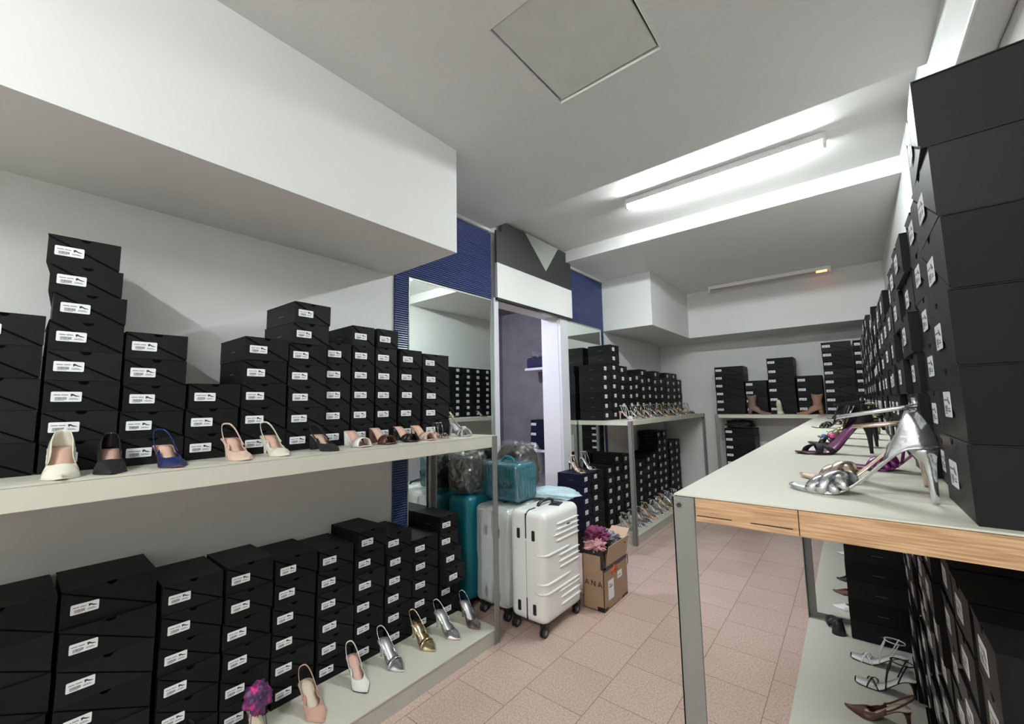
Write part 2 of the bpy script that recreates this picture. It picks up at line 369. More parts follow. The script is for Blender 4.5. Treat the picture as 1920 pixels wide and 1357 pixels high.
fixture('tube_light', (-0.40, -1.25, ZC), 1.26, 'entry_tube', 'lit fluorescent tube over the entrance end of the room')

# ------------------------------------------------------------------ blue slatted panels, overhead board, mirrors
def slats(name, y0, y1, z0, z1, label, holes=()):
    e = empty(name, (XW, (y0 + y1) / 2, z0)); tag(e, label, 'wall panel', 'blue slatted wall panels')
    yc = (y0 + y1) / 2
    back = MB(); sl = MB()
    def rects(za, zb):
        segs = [(y0, y1)]
        for (a, b, c, d) in holes:
            if zb > c and za < d:
                segs = [q for s_, t_ in segs for q in (((s_, min(t_, a)), (max(s_, b), t_)) if b > s_ and a < t_ else ((s_, t_),)) if q[1] - q[0] > 0.004]
        return segs
    z = z0
    while z < z1 - 0.004:
        zz = min(z + 0.015, z1)
        for a, b in rects(z, zz):
            back.box((0.001, a - yc, z - z0), (0.005, b - yc, zz - z0))
            k = len(sl.v)
            prof = [(0.005, z + 0.002), (0.013, z + 0.0035), (0.0145, (z + zz) / 2), (0.013, zz - 0.002), (0.005, zz - 0.0005)]
            sl.grid([[(x, a - yc, q - z0) for x, q in prof], [(x, b - yc, q - z0) for x, q in prof]], 0, False, False)
            sl.face([(x, a - yc, q - z0) for x, q in prof])
            sl.face([(x, b - yc, q - z0) for x, q in prof])
        z = zz
    obj('backing', back.mesh('backing', 'slat_gap'), e); obj('slat_face', sl.mesh('slat_face', 'slat'), e)
slats('slatted_panel', 1.575, 2.522, 0.10, ZC - 0.022, 'blue horizontally slatted wall panel around the near mirror, end of left shelf', holes=((1.68, 2.522, 0.10, 2.222),))
slats('slatted_panel', 3.75, 4.545, 0.10, ZC - 0.02, 'blue slatted wall panel above the mirror by the far bulkhead', holes=((3.69, 4.47, 0.10, 2.222),))
def mirror(y0, y1, label, seam=None):
    e = empty('wall_mirror', (XW, (y0 + y1) / 2, 0.10)); tag(e, label, 'mirror'); d = (y1 - y0) / 2
    b = MB(); b.box((0.001, -d, 0), (0.012, d, 2.12)); obj('mirror_glass', b.mesh('mirror_glass', 'mirror'), e)
    b = MB()
    for a, c in ((-d, -d + 0.007), (d - 0.007, d)): b.box((0.001, a, 0), (0.018, c, 2.12))
    b.box((0.001, -d, 2.112), (0.016, d, 2.12))
    if seam is not None: b.box((0.001, seam - 0.004, 0), (0.014, seam + 0.004, 2.12))
    obj('mirror_frame', b.mesh('mirror_frame', 'chrome'), e)
mirror(1.682, 2.52, 'tall wall mirror on blue slats beside the left shelf end')
mirror(3.695, 4.468, 'tall wall mirror behind the far left shelf boxes', seam=None)
ob = empty('overhead_board', (XW, 3.145, 2.24)); tag(ob, 'board above the doorway with black field, pale triangle and white band', 'sign board')
b = MB(); b.box((0.036, -0.60, 0), (0.06, 0.60, 0.30)); obj('white_band', b.mesh('white_band', 'white'), ob)
b = MB(); b.box((0.036, -0.60, 0.30), (0.055, 0.60, 0.585)); b.box((0.036, -0.53, 0.585), (0.055, 0.60, 0.69)); obj('black_field', b.mesh('black_field', 'charcoal_board'), ob)
b = MB(); tri = [(-0.20, 0.69), (0.36, 0.69), (0.13, 0.40)]
b.face([(0.0575, y, z) for y, z in tri]); b.face([(0.055, y, z) for y, z in tri][::-1])
for i in range(3): p, q = tri[i], tri[(i + 1) % 3]; b.face([(0.055, *p), (0.055, *q), (0.0575, *q), (0.0575, *p)])
obj('pale_triangle', b.mesh('pale_triangle', 'pale_board'), ob)
b = MB(); b.box((0.02, -0.60, -0.02), (0.058, 0.60, 0)); obj('lower_edge', b.mesh('lower_edge', 'black_plastic'), ob)

# ------------------------------------------------------------------ shelving
def angle_post(loc, h, sx, sy, w=0.040, label=None, dark=False):
    """L-section steel post, corner at loc, flanges toward sx, sy"""
    b = MB(); t = 0.004
    b.box((min(0, sx * w), min(0, sy * t), 0), (max(0, sx * w), max(0, sy * t), h))
    b.box((min(0, sx * t), min(0, sy * w), 0), (max(0, sx * t), max(0, sy * w), h))
    return b, loc
def shelf_unit(loc, label, x0, x1, y0, y1, z, th, posts, plinth, group=None, wood=False, plate_mat='laminate'):
    e = empty('shelf_unit', loc); tag(e, label, 'shelf', group)
    ox, oy = loc[0], loc[1]
    b = MB(); b.box((x0 - ox, y0 - oy, z - 0.006), (x1 - ox, y1 - oy, z)); obj('shelf_top', b.mesh('shelf_top', plate_mat), e)
    b = MB(); b.box((x0 - ox + 0.001, y0 - oy + 0.001, z - th), (x1 - ox - 0.001, y1 - oy - 0.001, z - 0.006)); bevel(obj('shelf_board', b.mesh('shelf_board', 'laminate'), e), 0.002)
    if plinth:
        px0, px1, py0, py1 = plinth
        b = MB(); b.box((px0 - ox, py0 - oy, PH - 0.006), (px1 - ox, py1 - oy, PH)); b.box((px0 - ox + 0.004, py0 - oy + 0.004, 0.0), (px1 - ox - 0.004, py1 - oy - 0.004, PH - 0.006), 1)
        obj('plinth', b.mesh('plinth', ['laminate', 'laminate_edge']), e)
    for (px, py, sx, sy, h) in posts:
        b, _ = angle_post(None, h, sx, sy); bevel(obj('post', b.mesh('post', 'post'), e, (px - ox, py - oy, 0)), 0.001, 1)
    return e
s1 = shelf_unit((-1.9, 0.4, 0), 'long beige shelf on grey posts along the left wall', XW + 0.02, XS, -1.6, 1.885, SH, 0.069,
    [(XS + 0.004, 1.889, -1, -1, SH - 0.004), (XW + 0.022, 1.889, 1, -1, SH - 0.07), (XS + 0.004, -1.55, -1, 1, SH - 0.004)], (XW + 0.02, XS, -1.6, 1.87))
s2 = shelf_unit((-1.9, 5.2, 0), 'beige shelf unit on grey posts at the far left beyond the doorway', XW + 0.02, XS, 3.86, 6.46, SH, 0.045,
    [(XS + 0.004, 3.856, -1, 1, SH - 0.002), (XW + 0.022, 3.856, 1, 1, SH - 0.046), (XS + 0.004, 6.464, -1, -1, SH - 0.002)], (XW + 0.02, XS, 3.87, 6.46))
s3 = shelf_unit((-0.5, 6.2, 0), 'beige shelf along the back wall with grey post at its left end', -1.40, XR - 0.01, 5.955, YB - 0.005, SH, 0.045,
    [(-1.404, 5.951, 1, 1, SH - 0.002)], (-1.40, -0.30, 5.97, YB - 0.005))
# near table on the right with an oak edge
TX0, TY0 = -0.287, 0.856
e = empty('shelf_unit', (0.04, 3.4, 0)); tag(e, 'long beige display table on the right with an oak edge', 'shelf')
def P3(x, y, z): return (x - 0.04, y - 3.4, z)
b = MB(); b.box(P3(TX0, TY0, SH - 0.003), P3(XR - 0.005, 5.95, SH)); obj('shelf_top', b.mesh('shelf_top', 'laminate'), e)
b = MB(); b.box(P3(TX0 + 0.002, TY0 + 0.012, SH - 0.045), P3(XR - 0.005, 5.95, SH - 0.003)); obj('shelf_board', b.mesh('shelf_board', 'laminate'), e)
b = MB(); b.box(P3(TX0 + 0.040, TY0 - 0.002, SH - 0.046), P3(-0.084, TY0 + 0.012, SH - 0.004)); b.box(P3(-0.0825, TY0 - 0.002, SH - 0.046), P3(XR - 0.005, TY0 + 0.012, SH - 0.004))
b.box(P3(TX0 + 0.042, TY0 - 0.0026, SH - 0.0363), P3(-0.185, TY0 - 0.0019, SH - 0.0348), 1); b.box(P3(-0.155, TY0 - 0.0026, SH - 0.0363), P3(-0.092, TY0 - 0.0019, SH - 0.0348), 1)
obj('oak_edge', b.mesh('oak_edge', ['wood', 'black_gap']), e)
for (px, py, sx, sy, h) in ((TX0 - 0.003, TY0 - 0.004, 1, 1, SH - 0.004), (TX0 - 0.003, 3.10, 1, 1, SH - 0.04), (TX0 - 0.003, 3.095, 1, -1, SH - 0.04)):
    bb, _ = angle_post(None, h, sx, sy, w=0.041); bevel(obj('post', bb.mesh('post', 'post'), e, P3(px, py, 0)), 0.001, 1)
b = MB(); b.tube([(0, 0, 0), (0, -0.004, 0)], 0.0042, n=12); obj('bolt', b.mesh('bolt', 'post_dark'), e, P3(TX0 + 0.010, TY0 - 0.004, SH - 0.020))
b = MB(); b.box(P3(TX0, TY0, PH - 0.006), P3(XR - 0.005, 3.092, PH)); b.box(P3(TX0, 3.104, PH - 0.006), P3(XR - 0.005, 5.96, PH)); b.box(P3(TX0 + 0.004, TY0 + 0.004, 0), P3(XR - 0.005, 5.96, PH - 0.006), 1)
obj('plinth', b.mesh('plinth', ['laminate', 'laminate_edge']), e)
b = MB(); b.box(P3(TX0, 3.092, PH - 0.004), P3(XR - 0.005, 3.104, PH + 0.022)); obj('cross_rail', b.mesh('cross_rail', 'post'), e)

# ------------------------------------------------------------------ shoe boxes
BOXM = {}
def box_meshes(L, W, H, st, card):
    key = (round(L, 3), round(W, 3), round(H, 4), st, card)
    if key in BOXM: return BOXM[key]
    a, d = W / 2, L / 2
    b = MB(); b.box((-a + 0.0015, -d, 0), (a - 0.0015, d, H - 0.002))
    b.face([(-a + .004, -d - .0002, H - .009), (-a + .001, -d - .0002, H - .003), (a - .001, -d - .0002, .0035), (a - .005, -d - .0002, .0005)], 2); b.face([(x, -d - .0002, z) for x, z in [(-.014, H - .001)] + [(-.014 * math.cos(PI * k / 6), H - .001 - .013 * math.sin(PI * k / 6)) for k in range(1, 6)] + [(.014, H - .001)]], 2)  # strip below the flap edge and notch patch: shade painted onto the carton
    b.box((a - 0.0015, -0.012, H * 0.40), (a - 0.0012, 0.035, H * 0.435), 1); b.box((-a + 0.0012, -0.035, H * 0.40), (-a + 0.0015, 0.012, H * 0.435), 1)
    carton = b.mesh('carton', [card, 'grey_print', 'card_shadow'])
    # lid: top plate, side lips and a diagonal flap with a thumb notch
    b = MB(); b.box((-a, -d - 0.0002, H - 0.002), (a, d, H))
    yf = -d - 0.0024; r = min(0.014, W * 0.085)
    out = [(-a + 0.001, H)] + [(-r * math.cos(PI * k / 6), H - r * 0.85 * math.sin(PI * k / 6)) for k in range(7)] + [(a, H), (a, 0.004)]
    b.face([(x, yf, z) for x, z in out]); b.face([(x, -d - 0.0001, z) for x, z in out][::-1])
    for i in range(len(out)):
        p, q = out[i], out[(i + 1) % len(out)]
        b.face([(p[0], yf, p[1]), (q[0], yf, q[1]), (q[0], -d, q[1]), (p[0], -d, p[1])])
    lid = b.mesh('lid', card)
    # sticker with bar code, text lines and a small shoe drawing
    sw, sh, su, sv = {'wide': (0.066, 0.031, 0.10, 0.30), 'small': (0.055, 0.038, 0.20, 0.34), 'side': (0.060, 0.042, 0.30, 0.30), 'long': (0.075, 0.030, 0.04, 0.42)}[st]
    sw = min(sw, W * 0.62); x0 = -a + su * W; z0 = sv * H; y = -d - 0.0030
    b = MB(); c = 0.0022
    pts = [(x0 + c, z0), (x0 + sw - c, z0), (x0 + sw, z0 + c), (x0 + sw, z0 + sh - c), (x0 + sw - c, z0 + sh), (x0 + c, z0 + sh), (x0, z0 + sh - c), (x0, z0 + c)]
    b.face([(p, y, q) for p, q in pts]); b.face([(p, y + 0.0005, q) for p, q in pts][::-1])
    for i in range(8): p, q = pts[i], pts[(i + 1) % 8]; b.face([(p[0], y, p[1]), (q[0], y, q[1]), (q[0], y + 0.0005, q[1]), (p[0], y + 0.0005, p[1])])
    yy = y - 0.0002; rr = random.Random(3)
    def q4(xa, za, xb, zb, mi): b.face([(x0 + xa * sw, yy, z0 + za * sh), (x0 + xb * sw, yy, z0 + za * sh), (x0 + xb * sw, yy, z0 + zb * sh), (x0 + xa * sw, yy, z0 + zb * sh)], mi)
    xx = 0.13
    while xx < 0.50:
        wdt = rr.uniform(0.008, 0.022); q4(xx, 0.20, xx + wdt, 0.46, 1); xx += wdt + rr.uniform(0.006, 0.014)
    for xa, xb in ((0.08, 0.30), (0.33, 0.55)): q4(xa, 0.64, xb, 0.71, 1)
    q4(0.13, 0.12, 0.42, 0.16, 1); q4(0.58, 0.22, 0.90, 0.27, 1); q4(0.60, 0.32, 0.84, 0.36, 1)
    shoe = [(0.62, 0.78), (0.70, 0.80), (0.78, 0.66), (0.93, 0.55), (0.93, 0.50), (0.80, 0.52), (0.70, 0.62), (0.66, 0.52), (0.64, 0.52)]
    b.face([(x0 + p * sw, yy, z0 + q * sh) for p, q in shoe], 2)
    sticker = b.mesh('sticker', ['sticker', 'ink', 'ink_dark'])
    BOXM[key] = (carton, lid, sticker); return BOXM[key]

BOXES = []   # dicts: loc, rz, L, W, H, st, card, label, group, score
ORD = ['bottom box', 'second from bottom', 'third from bottom', 'fourth from bottom', 'fifth from bottom', 'sixth from bottom', 'seventh from bottom', 'eighth from bottom', 'ninth from bottom']
def project(p):
    v = Vector(p) - Vector((0, 0, CAM_H)); z = v.dot(cf)
    if z < 0.05: return None
    return (960 + F_PX * v.dot(cr) / z, 678.5 - F_PX * v.dot(cu) / z)
def area(pts):
    q = [project(p) for p in pts]
    if any(k is None for k in q): return 0
    q = [(min(1920, max(0, x)), min(1357, max(0, y))) for x, y in q]
    return abs(sum(q[i][0] * q[(i + 1) % 4][1] - q[(i + 1) % 4][0] * q[i][1] for i in range(4))) / 2
def column(face, fx, c0, c1, z, n, H, L, st, desc, group, card='card', jit=1.0, seed=None, look='black shoebox', cards=None, side=0, shift=None, seen_from=0):
    """face '+x': front plane x=fx, spans y c0..c1; '-x' the same mirrored; '-y': front plane y=fx, spans x c0..c1"""
    r = random.Random(seed if seed is not None else hash(desc) % 1000 if False else int(abs(c0) * 977 + abs(fx) * 131 + z * 17))
    W = c1 - c0 - 0.004; cc = (c0 + c1) / 2
    for i in range(n):
        j = jit * r.uniform(-0.008, 0.004); ja = jit * math.radians(r.uniform(-1.0, 1.0)) if W > 0.1 else 0
        extra = (0, 0, 0)
        if shift and i in shift: extra = shift[i]
        zz = z + i * H
        if face == '+x': loc = (fx - L / 2 + j + extra[0], cc + extra[1], zz); rz = PI / 2 + ja + extra[2]; q = [(fx, c0, zz), (fx, c1, zz), (fx, c1, zz + H), (fx, c0, zz + H)]; sq = [(fx, c0, zz), (fx - L, c0, zz), (fx - L, c0, zz + H), (fx, c0, zz + H)]
        elif face == '-x': loc = (fx + L / 2 - j + extra[0], cc + extra[1], zz); rz = -PI / 2 + ja + extra[2]; q = [(fx, c0, zz), (fx, c1, zz), (fx, c1, zz + H), (fx, c0, zz + H)]; sq = [(fx, c0, zz), (fx + L, c0, zz), (fx + L, c0, zz + H), (fx, c0, zz + H)]
        else: loc = (cc + extra[0], fx + L / 2 - j + extra[1], zz); rz = ja + extra[2]; q = [(c0, fx, zz), (c1, fx, zz), (c1, fx, zz + H), (c0, fx, zz + H)]; sq = q
        a = area(q)
        if side == 1 or (side == 2 and i >= n - 2): a += area(sq)
        cd = cards[i] if cards else ('card2' if r.random() < 0.4 else card)
        lk = look if cd != 'navy_card' else 'dark navy shoebox'
        place = 'top box' if i == n - 1 else ORD[i]
        BOXES.append(dict(loc=loc, rz=rz, L=L, W=W, H=H - 0.0008, st=st, card=cd, label='%s, %s %s' % (lk, place, desc), group=group, score=a if i >= seen_from else 0))

G1 = 'shoeboxes standing on the left shelf'
UL = [(-1.885, -0.10, 0.068, 5, 0.094, 'in the stack at the left edge of the left shelf'),
      (-1.885, 0.071, 0.242, 8, 0.0925, 'of the tallest stack, behind the ivory pump'),
      (-1.885, 0.245, 0.416, 5, 0.0895, 'in the stack behind the navy slingback'),
      (-1.885, 0.419, 0.586, 3, 0.0925, 'in the lowest stack, behind the nude pink slingback'),
      (-1.885, 0.592, 0.762, 5, 0.0945, 'in the stack behind the cream slingback'),
      (-1.885, 0.766, 0.933, 7, 0.0925, 'in the tall stack behind the black suede slingback'),
      (-1.91, 0.945, 1.080, 5, 0.0985, 'in the stack behind the white mule'),
      (-1.91, 1.086, 1.212, 6, 0.099, 'in the stack behind the brown mule'),
      (-1.91, 1.220, 1.352, 6, 0.099, 'in the stack behind the black mule'),
      (-1.91, 1.366, 1.516, 5, 0.0995, 'in the stack behind the nude mule'),
      (-1.91, 1.530, 1.730, 5, 0.0975, 'in the last stack by the mirror, left shelf')]
for i, (fx, a, c, n, H, d) in enumerate(UL):
    sh = None
    if i == 1: sh = {5: (-0.01, 0.006, -0.03), 6: (-0.03, 0.0, -0.06), 7: (-0.035, -0.006, -0.10)}
    if i == 5: sh = {5: (0.01, 0.0, 0.03), 6: (0.012, 0.004, 0.05)}
    k_ = 1.0134 if i < 6 else 1.0
    column('+x', fx, a * k_, c * k_, SH, n, H * k_, 0.285, 'wide', d, G1, shift=sh, side=2)
G2 = 'shoeboxes on the plinth under the left shelf'
LL = [(-0.09, 0.150, 6, 0.116, 'of the stack at the left edge under the left shelf'),
      (0.158, 0.398, 6, 0.116, 'of the wide second stack under the left shelf'),
      (0.412, 0.604, 6, 0.105, 'of the third stack under the left shelf'),
      (0.611, 0.787, 6, 0.1055, 'of the stack behind the purple sandal'),
      (0.793, 0.976, 6, 0.102, 'of the stack behind the nude patent slingback'),
      (0.989, 1.165, 6, 0.0985, 'of the stack behind the white slingback'),
      (1.173, 1.342, 6, 0.106, 'of the stack behind the crinkled silver slingback'),
      (1.350, 1.522, 6, 0.096, 'of the stack behind the gold slingback'),
      (1.529, 1.717, 5, 0.1005, 'of the low stack behind the smooth silver slingback'),
      (1.730, 1.880, 6, 0.098, 'of the end stack behind the pewter slingback')]
for i, (a, c, n, H, d) in enumerate(LL):
    sh = {}
    if i == 9: sh = {3: (0.03, 0.0, 0.06), 2: (0.045, 0.0, 0.03), 5: (0.0, -0.0, 0.02)}
    if i == 6: sh = {5: (0.015, 0.0, 0.03)}
    column('+x', -1.99, a, c, PH, n, H, 0.26, 'wide', d, G2, shift=sh, side=2, jit=1.3)
G3 = 'shoeboxes on the far left shelf'
ys = [3.87, 4.075, 4.285, 4.505, 4.685, 4.865, 5.065, 5.285, 5.51, 5.745, 6.03, 6.235, 6.44]
ns = [6, 8, 6, 5, 5, 6, 5, 6, 5, 6, 6, 5]; hs = [0.097, 0.1005, 0.098, 0.099, 0.1035, 0.0965, 0.1, 0.0965, 0.1, 0.0965, 0.0965, 0.1]
nth = ['first', 'second', 'third', 'fourth', 'fifth', 'sixth', 'seventh', 'eighth', 'ninth', 'tenth', 'eleventh', 'twelfth']
for i in range(12):
    column('+x', -1.955, ys[i], ys[i + 1] - 0.005, SH, ns[i], hs[i], 0.27, 'small', 'of the %s stack on the far left shelf' % (nth[i] if i < 11 else 'last'), G3, side=1 if i < 2 else 2)
G4 = 'shoeboxes under and beside the far left shelf'
column('+x', -1.955, 3.395, 3.555, 0, 7, 0.0995, 0.27, 'small', 'of the stack by the door jamb', G4, side=1, cards=['card', 'card', 'navy_card', 'navy_card', 'navy_card', 'navy_card', 'navy_card'], look='black shoebox')
column('+x', -1.955, 3.565, 3.80, 0, 7, 0.0995, 0.27, 'small', 'of the floor stack under the silver sandal', G4, side=2)
S2L = [(3.95, 4.12, 6, 0.103), (4.13, 4.33, 7, 0.102), (4.34, 4.53, 7, 0.099), (4.54, 4.72, 6, 0.096), (4.73, 4.98, 6, 0.096), (4.99, 5.19, 6, 0.102), (5.195, 5.385, 6, 0.106), (5.40, 5.58, 9, 0.098), (5.59, 5.77, 9, 0.098), (5.84, 6.06, 7, 0.103), (6.07, 6.29, 7, 0.103)]
for i, (a, c, n, H) in enumerate(S2L):
    column('+x', -1.985, a, c, PH, n, H, 0.25, 'small', 'of the %s stack under the far left shelf' % nth[i], G4, side=2)
G5 = 'shoeboxes on the back shelf'
BK = [(-1.42, -1.065, 6, 0.1055, 'of the leftmost back shelf stack'), (-1.06, -0.81, 4, 0.1075, 'of the stack behind the taupe boot'), (-0.80, -0.51, 6, 0.117, 'of the stack behind the standing white pump'),
      (-0.50, -0.245, 4, 0.1155, 'of the stack behind the tan boot'), (-0.23, 0.055, 8, 0.1055, 'of the tallest back shelf stack'), (0.062, 0.35, 8, 0.105, 'of the rightmost back shelf stack')]
for a, c, n, H, d in BK:
    column('-y', 6.12, a + 0.004, c, SH, n, H, 0.33, 'long', d, G5, side=0)
for k, (a, c, n) in enumerate(((-1.325, -0.975, 9), )):
    column('-y', 6.05, a, c, PH, n, 0.1, 0.33, 'long', 'of the stack under the back shelf', 'shoeboxes under the back shelf')
G6 = 'shoeboxes stacked along the right wall'
column('-x', 0.125, 0.873, 1.098, SH, 6, 0.1137, 0.25, 'side', 'of the nearest right-hand stack, cut by the frame', G6, side=1, jit=0.4, shift={5: (-0.004, 0.0, -0.04)})
yy = 1.105; nR = [6, 6, 6, 6, 6, 6, 6, 6, 7, 7, 7, 7, 8, 8, 8, 8, 8, 8, 8, 8, 8]; k = 0
while yy < 5.88:
    wd = 0.22; 
    if k > 20: break
    column('-x', 0.125 + (0.0 if k else 0.012), yy, yy + wd, SH, nR[k], 0.0955 if k else 0.0975, 0.25, 'side', ('of the %s stack along the right wall' % (['second', 'third', 'fourth', 'fifth', 'sixth', 'seventh', 'eighth', 'ninth', 'tenth', 'eleventh', 'twelfth'] + ['far'] * 12)[k]), G6, side=0, jit=1.6)
    yy += wd + 0.005; k += 1
G7 = 'shoeboxes on the plinth under the right table'
yy = 0.92; k = 0
while yy < 2.68:
    column('-x', 0.128, yy, yy + 0.19, PH, 9, 0.1, 0.25, 'side', 'of the %s stack under the oak-edged table' % nth[k], G7, side=1 if k == 0 else 0, jit=1.6)
    yy += 0.196; k += 1
column('-x', -0.092, 2.93, 3.085, PH, 9, 0.1, 0.245, 'side', 'of the protruding stack under the table, beside the post', G7, side=1, jit=0.5)
column('-x', -0.06, 3.12, 3.30, PH, 9, 0.1, 0.245, 'side', 'of the stack behind the table post', G7, side=0, jit=0.5)

BOXES.sort(key=lambda d: -d['score'])
NKEEP = 298
masters = {}
for d in BOXES[:NKEEP]:
    key = (round(d['L'], 3), round(d['W'], 3), round(d['H'], 4), d['st'], d['card'])
    if key not in masters:
        ca, li, stk = box_meshes(d['L'], d['W'], d['H'], d['st'], d['card'])
        r_ = empty('shoebox'); r_['category'] = 'shoebox'
        obj('carton', ca, r_); obj('lid', li, r_); k_ = obj('sticker', stk, r_); k_['label'] = 'white printed size sticker'
        masters[key] = r_
        r = r_
    else:
        src = masters[key]; r = src.copy(); COL.objects.link(r)
        for ch in list(src.children):
            c_ = ch.copy(); COL.objects.link(c_); c_.parent = r
    r.location = d['loc']; r.rotation_euler = (0, 0, d['rz']); r['label'] = d['label']; r['group'] = d['group']
for o_ in list(COL.objects):
    if o_.get('label', '') == 'black shoebox, top box of the nearest right-hand stack, cut by the frame':
        b = MB(); b.loft([[(0.1142 + dz, .012 + .013 * math.cos(2 * PI * k / 20), .072 + .0085 * math.sin(2 * PI * k / 20)) for k in range(20)] for dz in (-.0005, .0006)])
        obj('finger_hole_shade', b.mesh('finger_hole_shade', 'card_shadow'), o_)
# the remaining, least visible boxes as one mass
sv, sf, smt = [], [], []
for d in BOXES[NKEEP:]:
    mt = Matrix.Translation(d['loc']) @ Matrix.Rotation(d['rz'], 4, 'Z')
    for me, off in zip(box_meshes(d['L'], d['W'], d['H'], d['st'], d['card']), (0, 0, 2)):
        k0 = len(sv); sv += [tuple(mt @ v.co) for v in me.vertices]
        for p in me.polygons:
            sf.append(tuple(k0 + i for i in p.vertices))
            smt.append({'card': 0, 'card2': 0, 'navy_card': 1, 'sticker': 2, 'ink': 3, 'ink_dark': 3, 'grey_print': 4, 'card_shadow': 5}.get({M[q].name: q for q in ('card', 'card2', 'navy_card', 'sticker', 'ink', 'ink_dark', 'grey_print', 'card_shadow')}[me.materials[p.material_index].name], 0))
me = bpy.data.meshes.new('shoebox_mass'); me.from_pydata(sv, [], sf)
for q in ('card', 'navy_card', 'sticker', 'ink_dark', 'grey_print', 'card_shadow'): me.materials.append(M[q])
me.polygons.foreach_set('material_index', smt); me.update()
tag(obj('shoebox_mass', me), 'distant and half hidden black shoeboxes filling the rest of the stacks', 'shoeboxes', kind='stuff')

# ------------------------------------------------------------------ shoes
def lerp_tab(tab, s):
    for (a, x), (b, y) in zip(tab, tab[1:]):
        if s <= b:
            t = (s - a) / (b - a) if b > a else 0
            t = t * t * (3 - 2 * t) if False else t
            return x + (y - x) * t
    return tab[-1][1]
W_POINT = [(0, .003), (.015, .014), (.05, .022), (.12, .027), (.25, .0265), (.4, .026), (.52, .031), (.62, .0355), (.70, .036), (.77, .0285), (.84, .0205), (.90, .0135), (.95, .0072), (.985, .0030), (1, .0012)]
W_ROUND = [(0, .003), (.015, .013), (.05, .021), (.12, .026), (.25, .025), (.4, .025), (.52, .031), (.62, .036), (.72, .0385), (.82, .037), (.90, .031), (.96, .021), (.99, .010), (1, .003)]
W_SQUARE = [(0, .003), (.015, .015), (.05, .023), (.12, .027), (.25, .026), (.4, .027), (.52, .032), (.62, .036), (.75, .037), (.86, .034), (.95, .028), (.99, .022), (1, .014)]
def foot_z(s, h, plat=0.0):
    if s > 0.66: z = 0.0 + 0.005 * max(0, (s - 0.8) / 0.2) ** 2
    else:
        t = min(1, max(0, (0.66 - s) / 0.56)); t = t * t * (3 - 2 * t)
        z = h * t
    return z + 0.004 + plat
ST = [0, .01, .03, .06, .1, .15, .2, .26, .32, .38, .44, .5, .55, .6, .64, .68, .72, .76, .8, .84, .88, .92, .95, .975, .99, 1.0]
